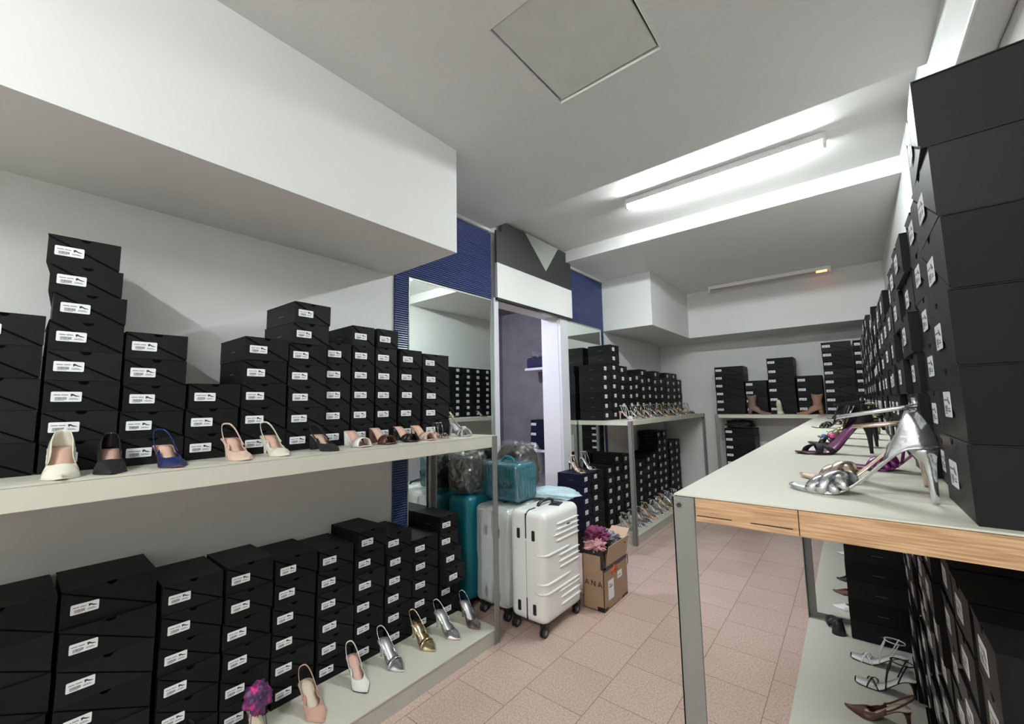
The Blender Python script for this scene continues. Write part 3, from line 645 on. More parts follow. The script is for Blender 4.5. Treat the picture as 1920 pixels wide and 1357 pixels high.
class Shoe:
    def __init__(s, L=0.225, h=0.085, wt=W_POINT, plat=0.0, wide=1.0): s.L, s.h, s.wt, s.plat, s.wide = L, h, wt, plat, wide
    def x(s, t): return (t - 0.5) * s.L
    def w(s, t): return lerp_tab(s.wt, t) * (s.L / 0.235) * s.wide
    def z(s, t): return foot_z(t, s.h, s.plat)
    def P(s, t, side, up, k=1.0): return Vector((s.x(t), side * s.w(t) * k, s.z(t) + up))
    def sole(s, b, mi=0, top=0.0, thick=0.004, k=1.02, t0=0.0, t1=1.0):
        rows = []
        for t in ST:
            if t < t0 or t > t1: continue
            w = s.w(t) * k; z = s.z(t); th = thick + (s.plat if t > .5 else s.plat)
            rows.append([(s.x(t), -w, z + top), (s.x(t), 0, z + top - 0.0012), (s.x(t), w, z + top), (s.x(t), w * .97, z + top - th), (s.x(t), 0, z + top - th - 0.0003), (s.x(t), -w * .97, z + top - th)])
        b.loft(rows, mi, True)
    def heel(s, b, mi=0, tip=0.005, block=False, back=0.0, n=14):
        rows = []
        top = 0.17 if not block else 0.20
        c0 = s.x(top / 2); rx0 = top / 2 * s.L; ry0 = s.w(0.1) * 0.98
        ct = s.x(0.05) + back; hh = s.z(0.06) - 0.004
        prof = [(1.0, 0.0), (0.93, .20), (0.84, .46), (0.70, .70), (0.5, .84), (0.25, .94), (0, 1.0)] if not block else [(1, 0), (.7, .25), (.35, .5), (0, .7)]
        for fz, q in prof:
            row = []
            for k in range(n):
                a = 2 * PI * k / n
                xt = c0 + rx0 * math.cos(a); zt = s.z(min(1, max(0, xt / s.L + 0.5))) - 0.0045
                rxx = rx0 * (1 - q) + tip * q; ryy = ry0 * (1 - q) + (tip if not block else tip * 1.25) * q; cc = c0 * (1 - q) + ct * q
                row.append((cc + rxx * math.cos(a), ryy * math.sin(a), zt * fz if fz > .99 else hh * fz if fz < .6 else (zt * (fz - .6) / .4 + hh * .6 * (1 - (fz - .6) / .4)) if False else zt * fz))
            rows.append(row)
        b.loft(rows, mi, True)
    def upper(s, b, mi=0, t_from=0.0, t_to=1.0, throat=0.66, heel_h=0.058, mid_h=0.020, vamp_h=0.032, toe_h=0.009, m=6, vshape=0.08, thick=0.0018, lean_x=0.004):
        """closed vamp ahead of the throat, side walls behind it"""
        st = [t for t in ST if t_from <= t <= t_to]
        extra = [throat - 0.02, throat - 0.05, throat + 0.01, t_from, t_to]; st = sorted(set(st + [t for t in extra if t_from <= t <= t_to]))
        rows_l, rows_r = [], []
        for t in st:
            w = s.w(t)
            H = lerp_tab([(0, heel_h * 1.05), (.12, heel_h), (.35, mid_h * 1.3), (.5, mid_h * 1.2), (throat, vamp_h), (.9, toe_h * 1.4), (1, toe_h)], t)
            if t >= throat: a = PI / 2
            elif t > throat - vshape: a = PI / 2 - (throat - t) / vshape * 0.75
            else: a = PI / 2 - 0.75
            tgt = lerp_tab([(0, heel_h), (.1, heel_h * .95), (.3, mid_h * 1.2), (.45, mid_h), (throat - vshape, mid_h * 1.15), (throat, vamp_h)], t)
            if t < throat - vshape * .5: H = tgt / math.sin(a)
            L_, R_ = [], []
            lean = (0.12 + 0.50 * max(0, 1 - t / 0.25)) if t < throat - vshape else 0
            for j in range(m + 1):
                th = a * j / m; yy = w * (math.cos(th) if t >= throat - vshape else (1 - lean * (j / m) ** 1.5) * (math.cos(th) * .35 + .65)) ; zz = s.z(t) - 0.003 + H * math.sin(th)
                if t >= throat - vshape and t < throat:
                    q = (throat - t) / vshape; y2 = w * (1 - lean * (j / m) ** 1.5) * (math.cos(th) * .35 + .65); yy = yy * (1 - q) + y2 * q
                xo = lean_x * (j / m) ** 1.6 * max(0, 1 - t / 0.22)
                L_.append(Vector((s.x(t) + xo, yy, zz))); R_.append(Vector((s.x(t) + xo, -yy, zz)))
            rows_l.append(L_); rows_r.append(R_)
        for rows in (rows_l, rows_r): b.grid(rows, mi, False, True)
        if t_from <= 0.001:
            b.grid([rows_l[0], rows_r[0]], mi, False, True)
    def band(s, b, t0, t1, height, width, mi=0, t_mid=None, wid_mid=None, n=12, thick=0.0018, k=1.02, flat=0.8):
        """strap over the foot from the left edge at t0 to the right edge at t1"""
        pts, ws, sd = [], [], []
        for i in range(n + 1):
            a = PI * i / n; t = t0 + (t1 - t0) * i / n; wv = s.w(t)
            pts.append((s.x(t), wv * k * math.cos(a) if abs(math.cos(a)) < .98 else wv * k * math.cos(a), s.z(t) - 0.002 + height * (math.sin(a) ** flat)))
            ws.append(width if wid_mid is None else width + (wid_mid - width) * math.sin(a)); sd.append((1, 0, 0.0))
        b.ribbon(pts, ws, thick, mi, sd)
    def backstrap(s, b, t0=0.42, up0=0.02, top=0.060, width=0.006, mi=0, thick=0.0018, back=-0.012, n=20):
        pts, sd = [], []
        for i in range(n + 1):
            a = i / n; side = math.cos(PI * a)            # +1 .. -1
            u = math.sin(PI * a)
            t = t0 * (1 - u ** 0.8) + 0.0 * u; x = s.x(t) + back * u ** 3
            w = s.w(max(t, 0.12)); yv = w * (abs(side) ** 0.6) * (1 if side > 0 else -1)
            z = s.z(t0) + up0 + (s.h + top - s.z(t0) - up0) * (u ** 1.1)
            pts.append((x, yv, z)); sd.append((0, 0, 1))
        b.ribbon(pts, width, thick, mi, sd)
    def ankle(s, b, z_up=0.075, reach=0.10, width=0.006, mi=0, rx=None, tilt=-0.01, thick=0.0018, n=26, off=0.0):
        pts = []; cx = s.x(0.03) + off + reach / 2; ry = 0.027
        for i in range(n + 1):
            a = 2 * PI * i / n; pts.append((cx - reach / 2 * math.cos(a), ry * math.sin(a), s.h + z_up + tilt * (1 - math.cos(a)) / 2))
        b.ribbon(pts, width, thick, mi, (0, 0, 1))
SHOEM = {}
def place_shoe(kind, mats, loc, ang, label, group, name='high_heel', scale=1.0, params=None, cat='shoe', flip=1):
    """mats: upper, insole, sole, heel"""
    p = dict(params or {}); up, ins, sol, hl = mats
    key = (kind, mats, tuple(sorted(p.items())))
    e = empty(name, loc, ang); e.scale = (scale, scale * flip, scale); tag(e, label, cat, group)
    if key in SHOEM:
        for n, me in SHOEM[key]: obj(n, me, e)
        return e
    out = []
    h = p.get('h', 0.085); L = p.get('L', 0.225)
    wt = {'pump': W_POINT, 'slingback': W_POINT, 'mule': W_SQUARE, 'sandal': W_ROUND, 'boot': W_POINT, 'wrap': W_ROUND}[kind]
    if p.get('sq'): wt = W_SQUARE
    if p.get('pt'): wt = W_POINT
    S = Shoe(L, h, wt, 0.0, 1.25 if kind in ('pump', 'slingback', 'mule') else 1.12)
    b = MB(); S.sole(b, 0, 0.0, 0.0035, 1.03); out.append(('outsole', b.mesh('outsole', sol)))
    b = MB(); S.sole(b, 0, 0.0012, 0.0015, 0.96, t1=0.85 if kind in ('pump', 'slingback', 'boot') else 0.98); out.append(('insole', b.mesh('insole', ins)))
    b = MB(); S.heel(b, 0, p.get('tip', 0.0048), p.get('block', False), p.get('back', 0.0)); out.append(('heel', b.mesh('heel', hl)))
    th = 0.0018
    def solid(mb, nm, m_, thick=th):
        me = mb.mesh(nm, m_)
        bm = bmesh.new(); bm.from_mesh(me); bmesh.ops.remove_doubles(bm, verts=bm.verts, dist=0.0003)
        bmesh.ops.recalc_face_normals(bm, faces=bm.faces)
        bmesh.ops.solidify(bm, geom=list(bm.faces), thickness=thick); bmesh.ops.recalc_face_normals(bm, faces=bm.faces)
        for f in bm.faces: f.smooth = True
        bm.to_mesh(me); bm.free(); return me
    if kind == 'pump':
        b = MB(); S.upper(b, throat=p.get('throat', 0.68), heel_h=0.056, mid_h=0.030, vamp_h=0.040); out.append(('upper', solid(b, 'upper', up)))
    elif kind == 'slingback':
        b = MB(); S.upper(b, t_from=p.get('from', 0.36), throat=p.get('throat', 0.66), heel_h=0.004, mid_h=0.018, vamp_h=0.031, vshape=0.16); out.append(('upper', solid(b, 'upper', up)))
        b = MB(); S.backstrap(b, t0=0.40, up0=0.014, top=p.get('top', 0.058), width=p.get('sw', 0.006)); out.append(('heel_strap', b.mesh('heel_strap', up)))
        if p.get('crinkle'):
            b = MB(); S.band(b, .60, .64, .038, .012, flat=1, wid_mid=.02); out.append(('gathered_band', b.mesh('gathered_band', up)))
    elif kind == 'mule':
        b = MB()
        S.band(b, .66, .74, 0.040, 0.062, wid_mid=0.050, flat=0.75, n=16) if not p.get('cross') else (S.band(b, .60, .80, .036, .034), S.band(b, .80, .60, .039, .034))
        out.append(('toe_band', b.mesh('toe_band', up)))
    elif kind == 'wrap':
        b = MB(); S.band(b, .58, .80, .040, .030, wid_mid=.024); S.band(b, .80, .58, .044, .030, wid_mid=.024)
        b2 = MB(); b2 = None
        out.append(('toe_band', b.mesh('toe_band', up)))
        k = blob((S.x(.69), 0, S.z(.69) + .044), (.022, .02, .010), .3, 2.5, 3, sub=2); out.append(('bow', k.mesh('bow', up)))
        b = MB(); S.backstrap(b, t0=0.36, up0=0.01, top=.045, width=.008); out.append(('heel_strap', b.mesh('heel_strap', up)))
    elif kind == 'sandal':
        b = MB(); sw = p.get('bw', 0.010)
        S.band(b, .61, .80, .027, sw, k=1.03, wid_mid=sw * 1.15); S.band(b, .80, .61, .030, sw, k=1.03, wid_mid=sw * 1.15)
        if p.get('bands', 2) > 2: S.band(b, .55, .72, .035, sw, k=1.03, wid_mid=sw * 1.2); S.band(b, .72, .55, .038, sw, k=1.03, wid_mid=sw * 1.2)
        out.append(('toe_straps', b.mesh('toe_straps', up)))
        if p.get('counter'):
            b = MB(); S.upper(b, t_from=0, t_to=0.30, throat=0.9, heel_h=p.get('ch', 0.062), mid_h=0.010, vshape=.05, lean_x=.024, m=8); out.append(('heel_counter', solid(b, 'heel_counter', up)))
            b = MB(); S.ankle(b, z_up=p.get('ch', .062) + .006, reach=p.get('reach', .11), width=.007, tilt=p.get('tilt', -.012), off=.012); b.tube([S.P(0.0, 0, p.get('ch', .062) - .006) + Vector((.022, 0, 0)), S.P(0.0, 0, p.get('ch', .062) + .016) + Vector((.024, 0, 0))], .0042); out.append(('ankle_strap', b.mesh('ankle_strap', up)))
        else:
            b = MB(); S.ankle(b, z_up=0.062, reach=p.get('reach', .075), width=.005, tilt=.004)
            for sd in (-1, 1):
                fr_ = Vector((S.x(.03) + p.get('reach', .075) * .93, sd * .010, S.h + .064)); b.ribbon([S.P(.50, sd, 0, 1.02), (S.P(.50, sd, 0, 1.02) + fr_) / 2 + Vector((.004, sd * .004, .004)), fr_], .005, .0016, 0, (1, 0, .3))
                b.ribbon([S.P(.30, sd, 0, 1.02), S.P(.22, sd, .03, .98), S.P(.13, sd, .064, .9)], .005, .0016, 0, (1, 0, .3))
            out.append(('ankle_strap', b.mesh('ankle_strap', up)))
    elif kind == 'boot':
        b = MB(); S.upper(b, throat=0.46, heel_h=0.075, mid_h=0.06, vamp_h=0.060, toe_h=0.016, vshape=.2); out.append(('upper', solid(b, 'upper', up)))
        b = MB(); rows = []
        for q in range(9):
            t = q / 8; z = S.h * (1 - t * .0) + 0.015 + t * 0.165; rx = .052 - .012 * math.sin(PI * min(1, t * 1.2)) + .004 * t; ry = .028 + .010 * t
            rows.append([(S.x(.22) - .004 + rx * math.cos(2 * PI * k / 20) - .006 * t, ry * math.sin(2 * PI * k / 20), z + (.006 * math.cos(4 * PI * k / 20) if q == 8 else 0)) for k in range(20)])
        b.grid(rows, 0, True, True); out.append(('boot_shaft', solid(b, 'boot_shaft', up, .003)))
    for n, me in out: obj(n, me, e)
    SHOEM[key] = out
    return e

# upper left shelf: toes toward the aisle
GS1 = 'single shoes displayed along the left shelf edge'
def rowshoe(kind, mats, toe_x, y, ang_deg, label, group, z, params=None, scale=1.0, **kw):
    L = (params or {}).get('L', 0.225) * scale; a = math.radians(ang_deg)
    return place_shoe(kind, mats, (toe_x - L / 2 * math.cos(a), y - L / 2 * math.sin(a), z), a, label, group, scale=scale, params=params, **kw)
rowshoe('pump', ('ivory_patent', 'insole_pink', 'ivory_patent', 'ivory_patent'), -1.655, 0.113, -2, 'ivory patent pointed pump with pink insole on the left shelf', GS1, SH, {'h': .075, 'L': .20}, name='court_shoe')
rowshoe('pump', ('black_leather', 'insole_pink', 'black_leather', 'black_leather'), -1.668, 0.212, -4, 'black pointed pump beside the ivory pump', GS1, SH, {'h': .06, 'L': .195}, name='court_shoe')
rowshoe('slingback', ('navy_satin', 'insole_pink', 'brown_leather', 'navy_satin'), -1.668, 0.372, 6, 'navy slingback with brown back strap on the left shelf', GS1, SH, {'h': .06, 'L': .195}, name='slingback')
rowshoe('slingback', ('nude_leather', 'insole_pink', 'nude_leather', 'nude_leather'), -1.668, 0.566, 4, 'pale pink nude slingback on the left shelf', GS1, SH, {'h': .07, 'L': .2}, name='slingback')
rowshoe('slingback', ('ivory_patent', 'insole_pink', 'ivory_patent', 'ivory_patent'), -1.675, 0.702, 4, 'cream slingback right of the pale pink one', GS1, SH, {'h': .07, 'L': .2, 'throat': .67}, name='slingback')
rowshoe('slingback', ('black_suede', 'insole_pink', 'black_suede', 'black_suede'), -1.672, 0.900, 4, 'black suede pointed slingback with chunky heel on the left shelf', GS1, SH, {'h': .06, 'L': .2, 'block': True, 'tip': .014, 'top': .05}, name='slingback')
rowshoe('mule', ('white_leather', 'insole_pink', 'white_leather', 'white_leather'), -1.712, 1.060, 0, 'white open-toe mule on the left shelf', GS1, SH, {'h': .065, 'L': .185, 'block': True, 'tip': .012}, name='mule')
rowshoe('mule', ('brown_leather', 'insole_pink', 'brown_leather', 'brown_leather'), -1.722, 1.205, 2, 'dark brown open-toe mule right of the white mule', GS1, SH, {'h': .07, 'L': .185, 'block': True, 'tip': .012}, name='mule')
rowshoe('mule', ('black_leather', 'insole_pink', 'black_leather', 'black_leather'), -1.728, 1.345, 2, 'black crossover mule right of the brown mule', GS1, SH, {'h': .07, 'L': .18, 'block': True, 'tip': .011, 'cross': 1}, name='mule')
rowshoe('mule', ('nude_leather', 'insole_pink', 'nude_leather', 'nude_leather'), -1.722, 1.455, 2, 'pale nude crossover mule on the left shelf', GS1, SH, {'h': .07, 'L': .18, 'cross': 1}, name='mule')
rowshoe('sandal', ('pewter', 'insole_pink', 'sole_nude', 'pewter'), -1.745, 1.575, 2, 'small pewter sandal half hidden behind the nude mule', GS1, SH, {'h': .03, 'L': .15}, name='sandal', scale=.9)
rowshoe('wrap', ('silver_soft', 'silver_soft', 'silver_soft', 'silver_soft'), -1.735, 1.735, -6, 'silvery knotted sandal at the end of the left shelf', GS1, SH, {'h': .07, 'L': .2}, name='sandal')
rowshoe('pump', ('white_leather', 'insole_pink', 'navy_satin', 'navy_satin'), -1.665, -0.088, 8, 'white and blue pointed pump cut off by the left edge of the photo', GS1, SH, {'h': .06, 'L': .195}, name='court_shoe')
GS2 = 'single slingbacks displayed on the lower left plinth'
rowshoe('slingback', ('nude_patent', 'insole_cream', 'nude_patent', 'nude_patent'), -1.748, 0.905, -3, 'nude pink patent slingback on the lower left plinth', GS2, PH, {'h': .075, 'L': .215}, name='slingback')
rowshoe('slingback', ('white_leather', 'insole_pink', 'black_leather', 'white_leather'), -1.762, 1.108, -8, 'white slingback on the lower left plinth', GS2, PH, {'h': .08, 'L': .205}, name='slingback')
rowshoe('slingback', ('silver', 'silver_soft', 'silver', 'silver'), -1.755, 1.300, -2, 'crinkled silver slingback beside the white one', GS2, PH, {'h': .08, 'L': .215, 'crinkle': 1}, name='slingback')
rowshoe('slingback', ('gold', 'gold', 'gold', 'gold'), -1.763, 1.500, -4, 'gold foil slingback on the lower left plinth', GS2, PH, {'h': .08, 'L': .215, 'crinkle': 1}, name='slingback')
rowshoe('slingback', ('silver', 'silver_soft', 'rose_gold', 'silver'), -1.737, 1.652, -4, 'smooth silver slingback right of the gold one', GS2, PH, {'h': .085, 'L': .22}, name='slingback')
rowshoe('slingback', ('pewter', 'silver_soft', 'pewter', 'pewter'), -1.722, 1.790, -14, 'pewter slingback at the end of the lower left plinth', GS2, PH, {'h': .085, 'L': .205}, name='slingback')
e = rowshoe('sandal', ('floral', 'insole_cream', 'black_leather', 'black_leather'), -1.775, 0.705, -3, 'purple and magenta bow sandal at the bottom edge of the photo', GS2, PH, {'h': .08, 'L': .205}, name='sandal')
fb = blob((-.015, 0, 0.14), (.042, .045, .055), .30, 2.2, 2, sub=4, squash=2.0); obj('floral_bow', fb.mesh('floral_bow', 'floral'), e)
rowshoe('pump', ('black_suede', 'black_suede', 'black_suede', 'black_suede'), -1.80, 0.50, -3, 'dark suede pump at the lower left corner of the photo', GS2, PH, {'h': .07, 'L': .2}, name='court_shoe')

# right table: toes toward the aisle (-x)
GS3 = 'single sandals displayed along the right table'
def tableshoe(kind, mats, toe_x, y, ang_deg, label, params=None, scale=1.0, z=SH, group=GS3, name='sandal', **kw):
    L = (params or {}).get('L', 0.225) * scale; a = math.radians(180 + ang_deg)
    return place_shoe(kind, mats, (toe_x - L / 2 * math.cos(a), y - L / 2 * math.sin(a), z), a, label, group, scale=scale, params=params, name=name, **kw)
tableshoe('sandal', ('silver', 'silver_soft', 'silver', 'silver'), -0.113, 1.057, -13, 'large metallic silver ankle-strap sandal, nearest on the right table', {'h': .093, 'L': .228, 'counter': 1, 'bands': 4, 'bw': .016, 'ch': .068, 'reach': .118, 'tilt': -.022})
tableshoe('sandal', ('rose_gold', 'insole_cream', 'rose_gold', 'rose_gold'), -0.107, 1.205, -3, 'rose gold sandal directly behind the silver one', {'h': .09, 'L': .225, 'bands': 4, 'bw': .016, 'counter': 1, 'ch': .035, 'reach': .10})
tableshoe('sandal', ('black_suede', 'purple_satin', 'black_leather', 'black_suede'), -0.157, 1.70, 30, 'black suede sandal turned to show its purple sole', {'h': .105, 'L': .24, 'bw': .018, 'counter': 1, 'ch': .06, 'reach': .09})
e = tableshoe('sandal', ('purple_satin', 'purple_satin', 'purple_satin', 'purple_satin'), -0.02, 1.43, -6, 'dark purple satin sandal behind the rose gold one', {'h': .09, 'L': .215, 'bw': .012, 'bands': 4})
e = tableshoe('sandal', ('black_leather', 'black_leather', 'black_leather', 'black_leather'), -0.150, 2.10, -4, 'black sandal with blue and pink stones on the right table', {'h': .09, 'L': .225, 'bw': .014})
g = blob((.03, .01, .034), (.012, .016, .010), .1, 1, 1, sub=2); obj('pink_stone', g.mesh('pink_stone', 'pink_gem'), e); g = blob((.055, .012, .032), (.010, .012, .009), .1, 1, 2, sub=2); obj('blue_stone', g.mesh('blue_stone', 'blue_gem'), e)
tableshoe('sandal', ('olive_satin', 'gold', 'black_leather', 'olive_satin'), -0.135, 2.45, -3, 'dark olive and gold sandal on the right table', {'h': .09, 'L': .225, 'bw': .020, 'bands': 4})
tableshoe('sandal', ('gold', 'insole_cream', 'gold', 'gold'), -0.115, 2.80, -3, 'pale gold strappy sandal on the right table', {'h': .09, 'L': .225, 'bw': .014, 'bands': 4})
tableshoe('sandal', ('black_leather', 'silver_soft', 'black_leather', 'black_leather'), -0.205, 3.25, -3, 'thin black sandal beyond the pale gold one', {'h': .085, 'L': .225, 'bw': .009, 'bands': 4})
tableshoe('sandal', ('black_leather', 'insole_cream', 'black_leather', 'black_leather'), -0.150, 3.7, -3, 'black strappy sandal on the far half of the right table', {'h': .085, 'L': .225, 'bw': .012})
tableshoe('sandal', ('brown_leather', 'insole_cream', 'brown_leather', 'brown_leather'), -0.140, 4.15, -3, 'brown strappy sandal on the far half of the right table', {'h': .085, 'L': .225, 'bw': .012})
tableshoe('sandal', ('black_suede', 'insole_pink', 'black_suede', 'black_suede'), -0.180, 4.7, -3, 'black suede sandal near the far end of the right table', {'h': .085, 'L': .225, 'bw': .014})
tableshoe('wrap', ('white_leather', 'white_leather', 'black_leather', 'black_leather'), -0.08, 5.2, -10, 'black and white sandal at the far end of the right table', {'h': .10, 'L': .225})
# plinth under the right table
GS4 = 'single shoes on the plinth under the right table'
tk = dict(z=PH, group=GS4)
tableshoe('sandal', ('white_leather', 'white_leather', 'black_leather', 'silver_soft'), -0.100, 2.735, -3, 'white strappy sandal with clear heel under the right table', {'h': .06, 'L': .215, 'bw': .006, 'sq': 1}, **tk)
tableshoe('sandal', ('black_leather', 'white_leather', 'black_leather', 'black_leather'), -0.085, 2.520, -3, 'white sandal with thin black straps under the right table', {'h': .07, 'L': .21, 'bw': .005, 'sq': 1}, **tk)
tableshoe('slingback', ('brown_leather', 'insole_cream', 'brown_leather', 'brown_leather'), -0.118, 2.285, -4, 'reddish brown pointed slingback under the right table', {'h': .07, 'L': .205}, name='slingback', **tk)
place_shoe('mule', ('black_leather', 'black_leather', 'black_leather', 'black_leather'), (-0.165, 3.005, PH), math.radians(105), 'black block-heel mule in front of the protruding box stack', GS4, name='mule', params={'h': .075, 'L': .16, 'block': True, 'tip': .03})
tableshoe('slingback', ('white_leather', 'white_leather', 'white_leather', 'white_leather'), -0.185, 3.30, 0, 'white pointed shoe behind the black block-heel mule', {'h': .05, 'L': .19}, name='slingback', **tk)
tableshoe('slingback', ('brown_leather', 'insole_pink', 'brown_leather', 'brown_leather'), -0.190, 3.55, 0, 'brown pointed shoe deep under the right table', {'h': .05, 'L': .19}, name='slingback', **tk)
tableshoe('pump', ('black_leather', 'black_leather', 'black_leather', 'black_leather'), -0.175, 3.80, 0, 'black pointed shoe deep under the right table behind the brown one', {'h': .05, 'L': .19}, name='court_shoe', **tk)
tableshoe('slingback', ('white_leather', 'white_leather', 'black_leather', 'black_leather'), -0.185, 4.42, 0, 'pale shoe deepest but one under the right table', {'h': .05, 'L': .19}, name='slingback', **tk)
tableshoe('pump', ('black_suede', 'black_suede', 'black_suede', 'black_suede'), -0.205, 4.78, 0, 'black suede shoe deepest under the right table', {'h': .05, 'L': .19}, name='court_shoe', **tk)

# far left shelf: rows of small metallic sandals
GS5 = 'metallic sandals along the far left shelf edge'
combos = [('white_leather', 'insole_pink', 'nude_leather', 'nude_leather'), ('silver', 'insole_cream', 'pewter', 'pewter'), ('rose_gold', 'insole_pink', 'rose_gold', 'rose_gold'), ('silver', 'insole_cream', 'silver', 'silver'),
          ('pewter', 'silver_soft', 'pewter', 'pewter'), ('gold', 'insole_cream', 'gold', 'gold'), ('pewter', 'insole_pink', 'brown_leather', 'pewter'), ('silver', 'silver_soft', 'silver', 'silver'), ('gold', 'insole_pink', 'gold', 'gold'), ('rose_gold', 'insole_cream', 'rose_gold', 'rose_gold'), ('pewter', 'insole_cream', 'pewter', 'pewter')]
cname = ['pale pink and white', 'silver and pewter', 'rose gold', 'silver', 'pewter', 'gold', 'pewter with brown sole', 'silver grey', 'soft gold', 'rose gold', 'dark pewter']
for i in range(11):
    y = 4.12 + i * 0.205 + (0.03 if i > 4 else 0)
    rowshoe('sandal', combos[i], -1.705 + 0.01 * math.sin(i * 2.1), y, rnd.uniform(-6, 4), '%s strappy sandal, %s from the left on the far left shelf' % (cname[i], nth[i]), GS5, SH, {'h': .085, 'L': .205, 'bw': .011, 'bands': 4}, name='sandal')
GS6 = 'metallic sandals on the plinth under the far left shelf'
for i in range(9):
    y = 4.03 + i * 0.185
    cb = combos[[3, 7, 4, 2, 7, 3, 5, 7, 3][i]]
    rowshoe('sandal', cb, -1.712 + 0.012 * math.sin(i * 1.7), y, rnd.uniform(-8, 2), '%s sandal, %s from the left on the plinth under the far left shelf' % (cname[[3, 7, 4, 2, 7, 3, 5, 7, 3][i]], nth[i]), GS6, PH, {'h': .085, 'L': .21, 'bw': .011, 'bands': 4}, name='sandal')
rowshoe('sandal', ('rose_gold', 'insole_cream', 'rose_gold', 'rose_gold'), -1.965, 3.47, -10, 'rose gold strappy sandal on top of the navy boxes', 'sandals standing on the box stacks by the mirror', 0.6965, {'h': .09, 'L': .205, 'bw': .011, 'bands': 4, 'counter': 0}, name='sandal')
rowshoe('sandal', ('silver', 'silver_soft', 'black_leather', 'silver'), -1.965, 3.70, -6, 'silver crossed-strap sandal on top of the black floor stack', 'sandals standing on the box stacks by the mirror', 0.6965, {'h': .105, 'L': .205, 'bw': .009}, name='sandal')
# back shelf: boots and pumps in side view
GS7 = 'footwear displayed on the back shelf'
place_shoe('boot', ('taupe_leather', 'taupe_leather', 'taupe_leather', 'taupe_leather'), (-0.90, 6.03, SH), math.radians(-8), 'taupe brown ankle boot on the back shelf', GS7, name='ankle_boot', params={'h': .06, 'L': .25, 'block': True, 'tip': .014}, cat='boot')
place_shoe('boot', ('tan_leather', 'tan_leather', 'tan_leather', 'tan_leather'), (-0.385, 6.03, SH), math.radians(190), 'tan pink ankle boot on the back shelf', GS7, name='ankle_boot', params={'h': .055, 'L': .26, 'block': True, 'tip': .014}, cat='boot')
place_shoe('pump', ('white_leather', 'insole_cream', 'white_leather', 'white_leather'), (-0.68, 6.03, SH), math.radians(-75), 'white pointed pump standing between the two ankle boots', GS7, name='court_shoe', params={'h': .12, 'L': .19})
place_shoe('pump', ('black_suede', 'black_suede', 'black_suede', 'black_suede'), (-0.09, 6.03, SH), math.radians(180), 'black suede pump right of the tan boot', GS7, name='court_shoe', params={'h': .09, 'L': .22})
bag = blob((-1.15, 6.15, PH + 0.9 + 0.045), (.15, .11, .055), .35, 2.2, 9, sub=4, floor_z=PH + 0.9); tag(obj('crumpled_bag', bag.mesh('crumpled_bag', 'black_cloth')), 'crumpled black bag on the box stack under the back shelf', 'bag')

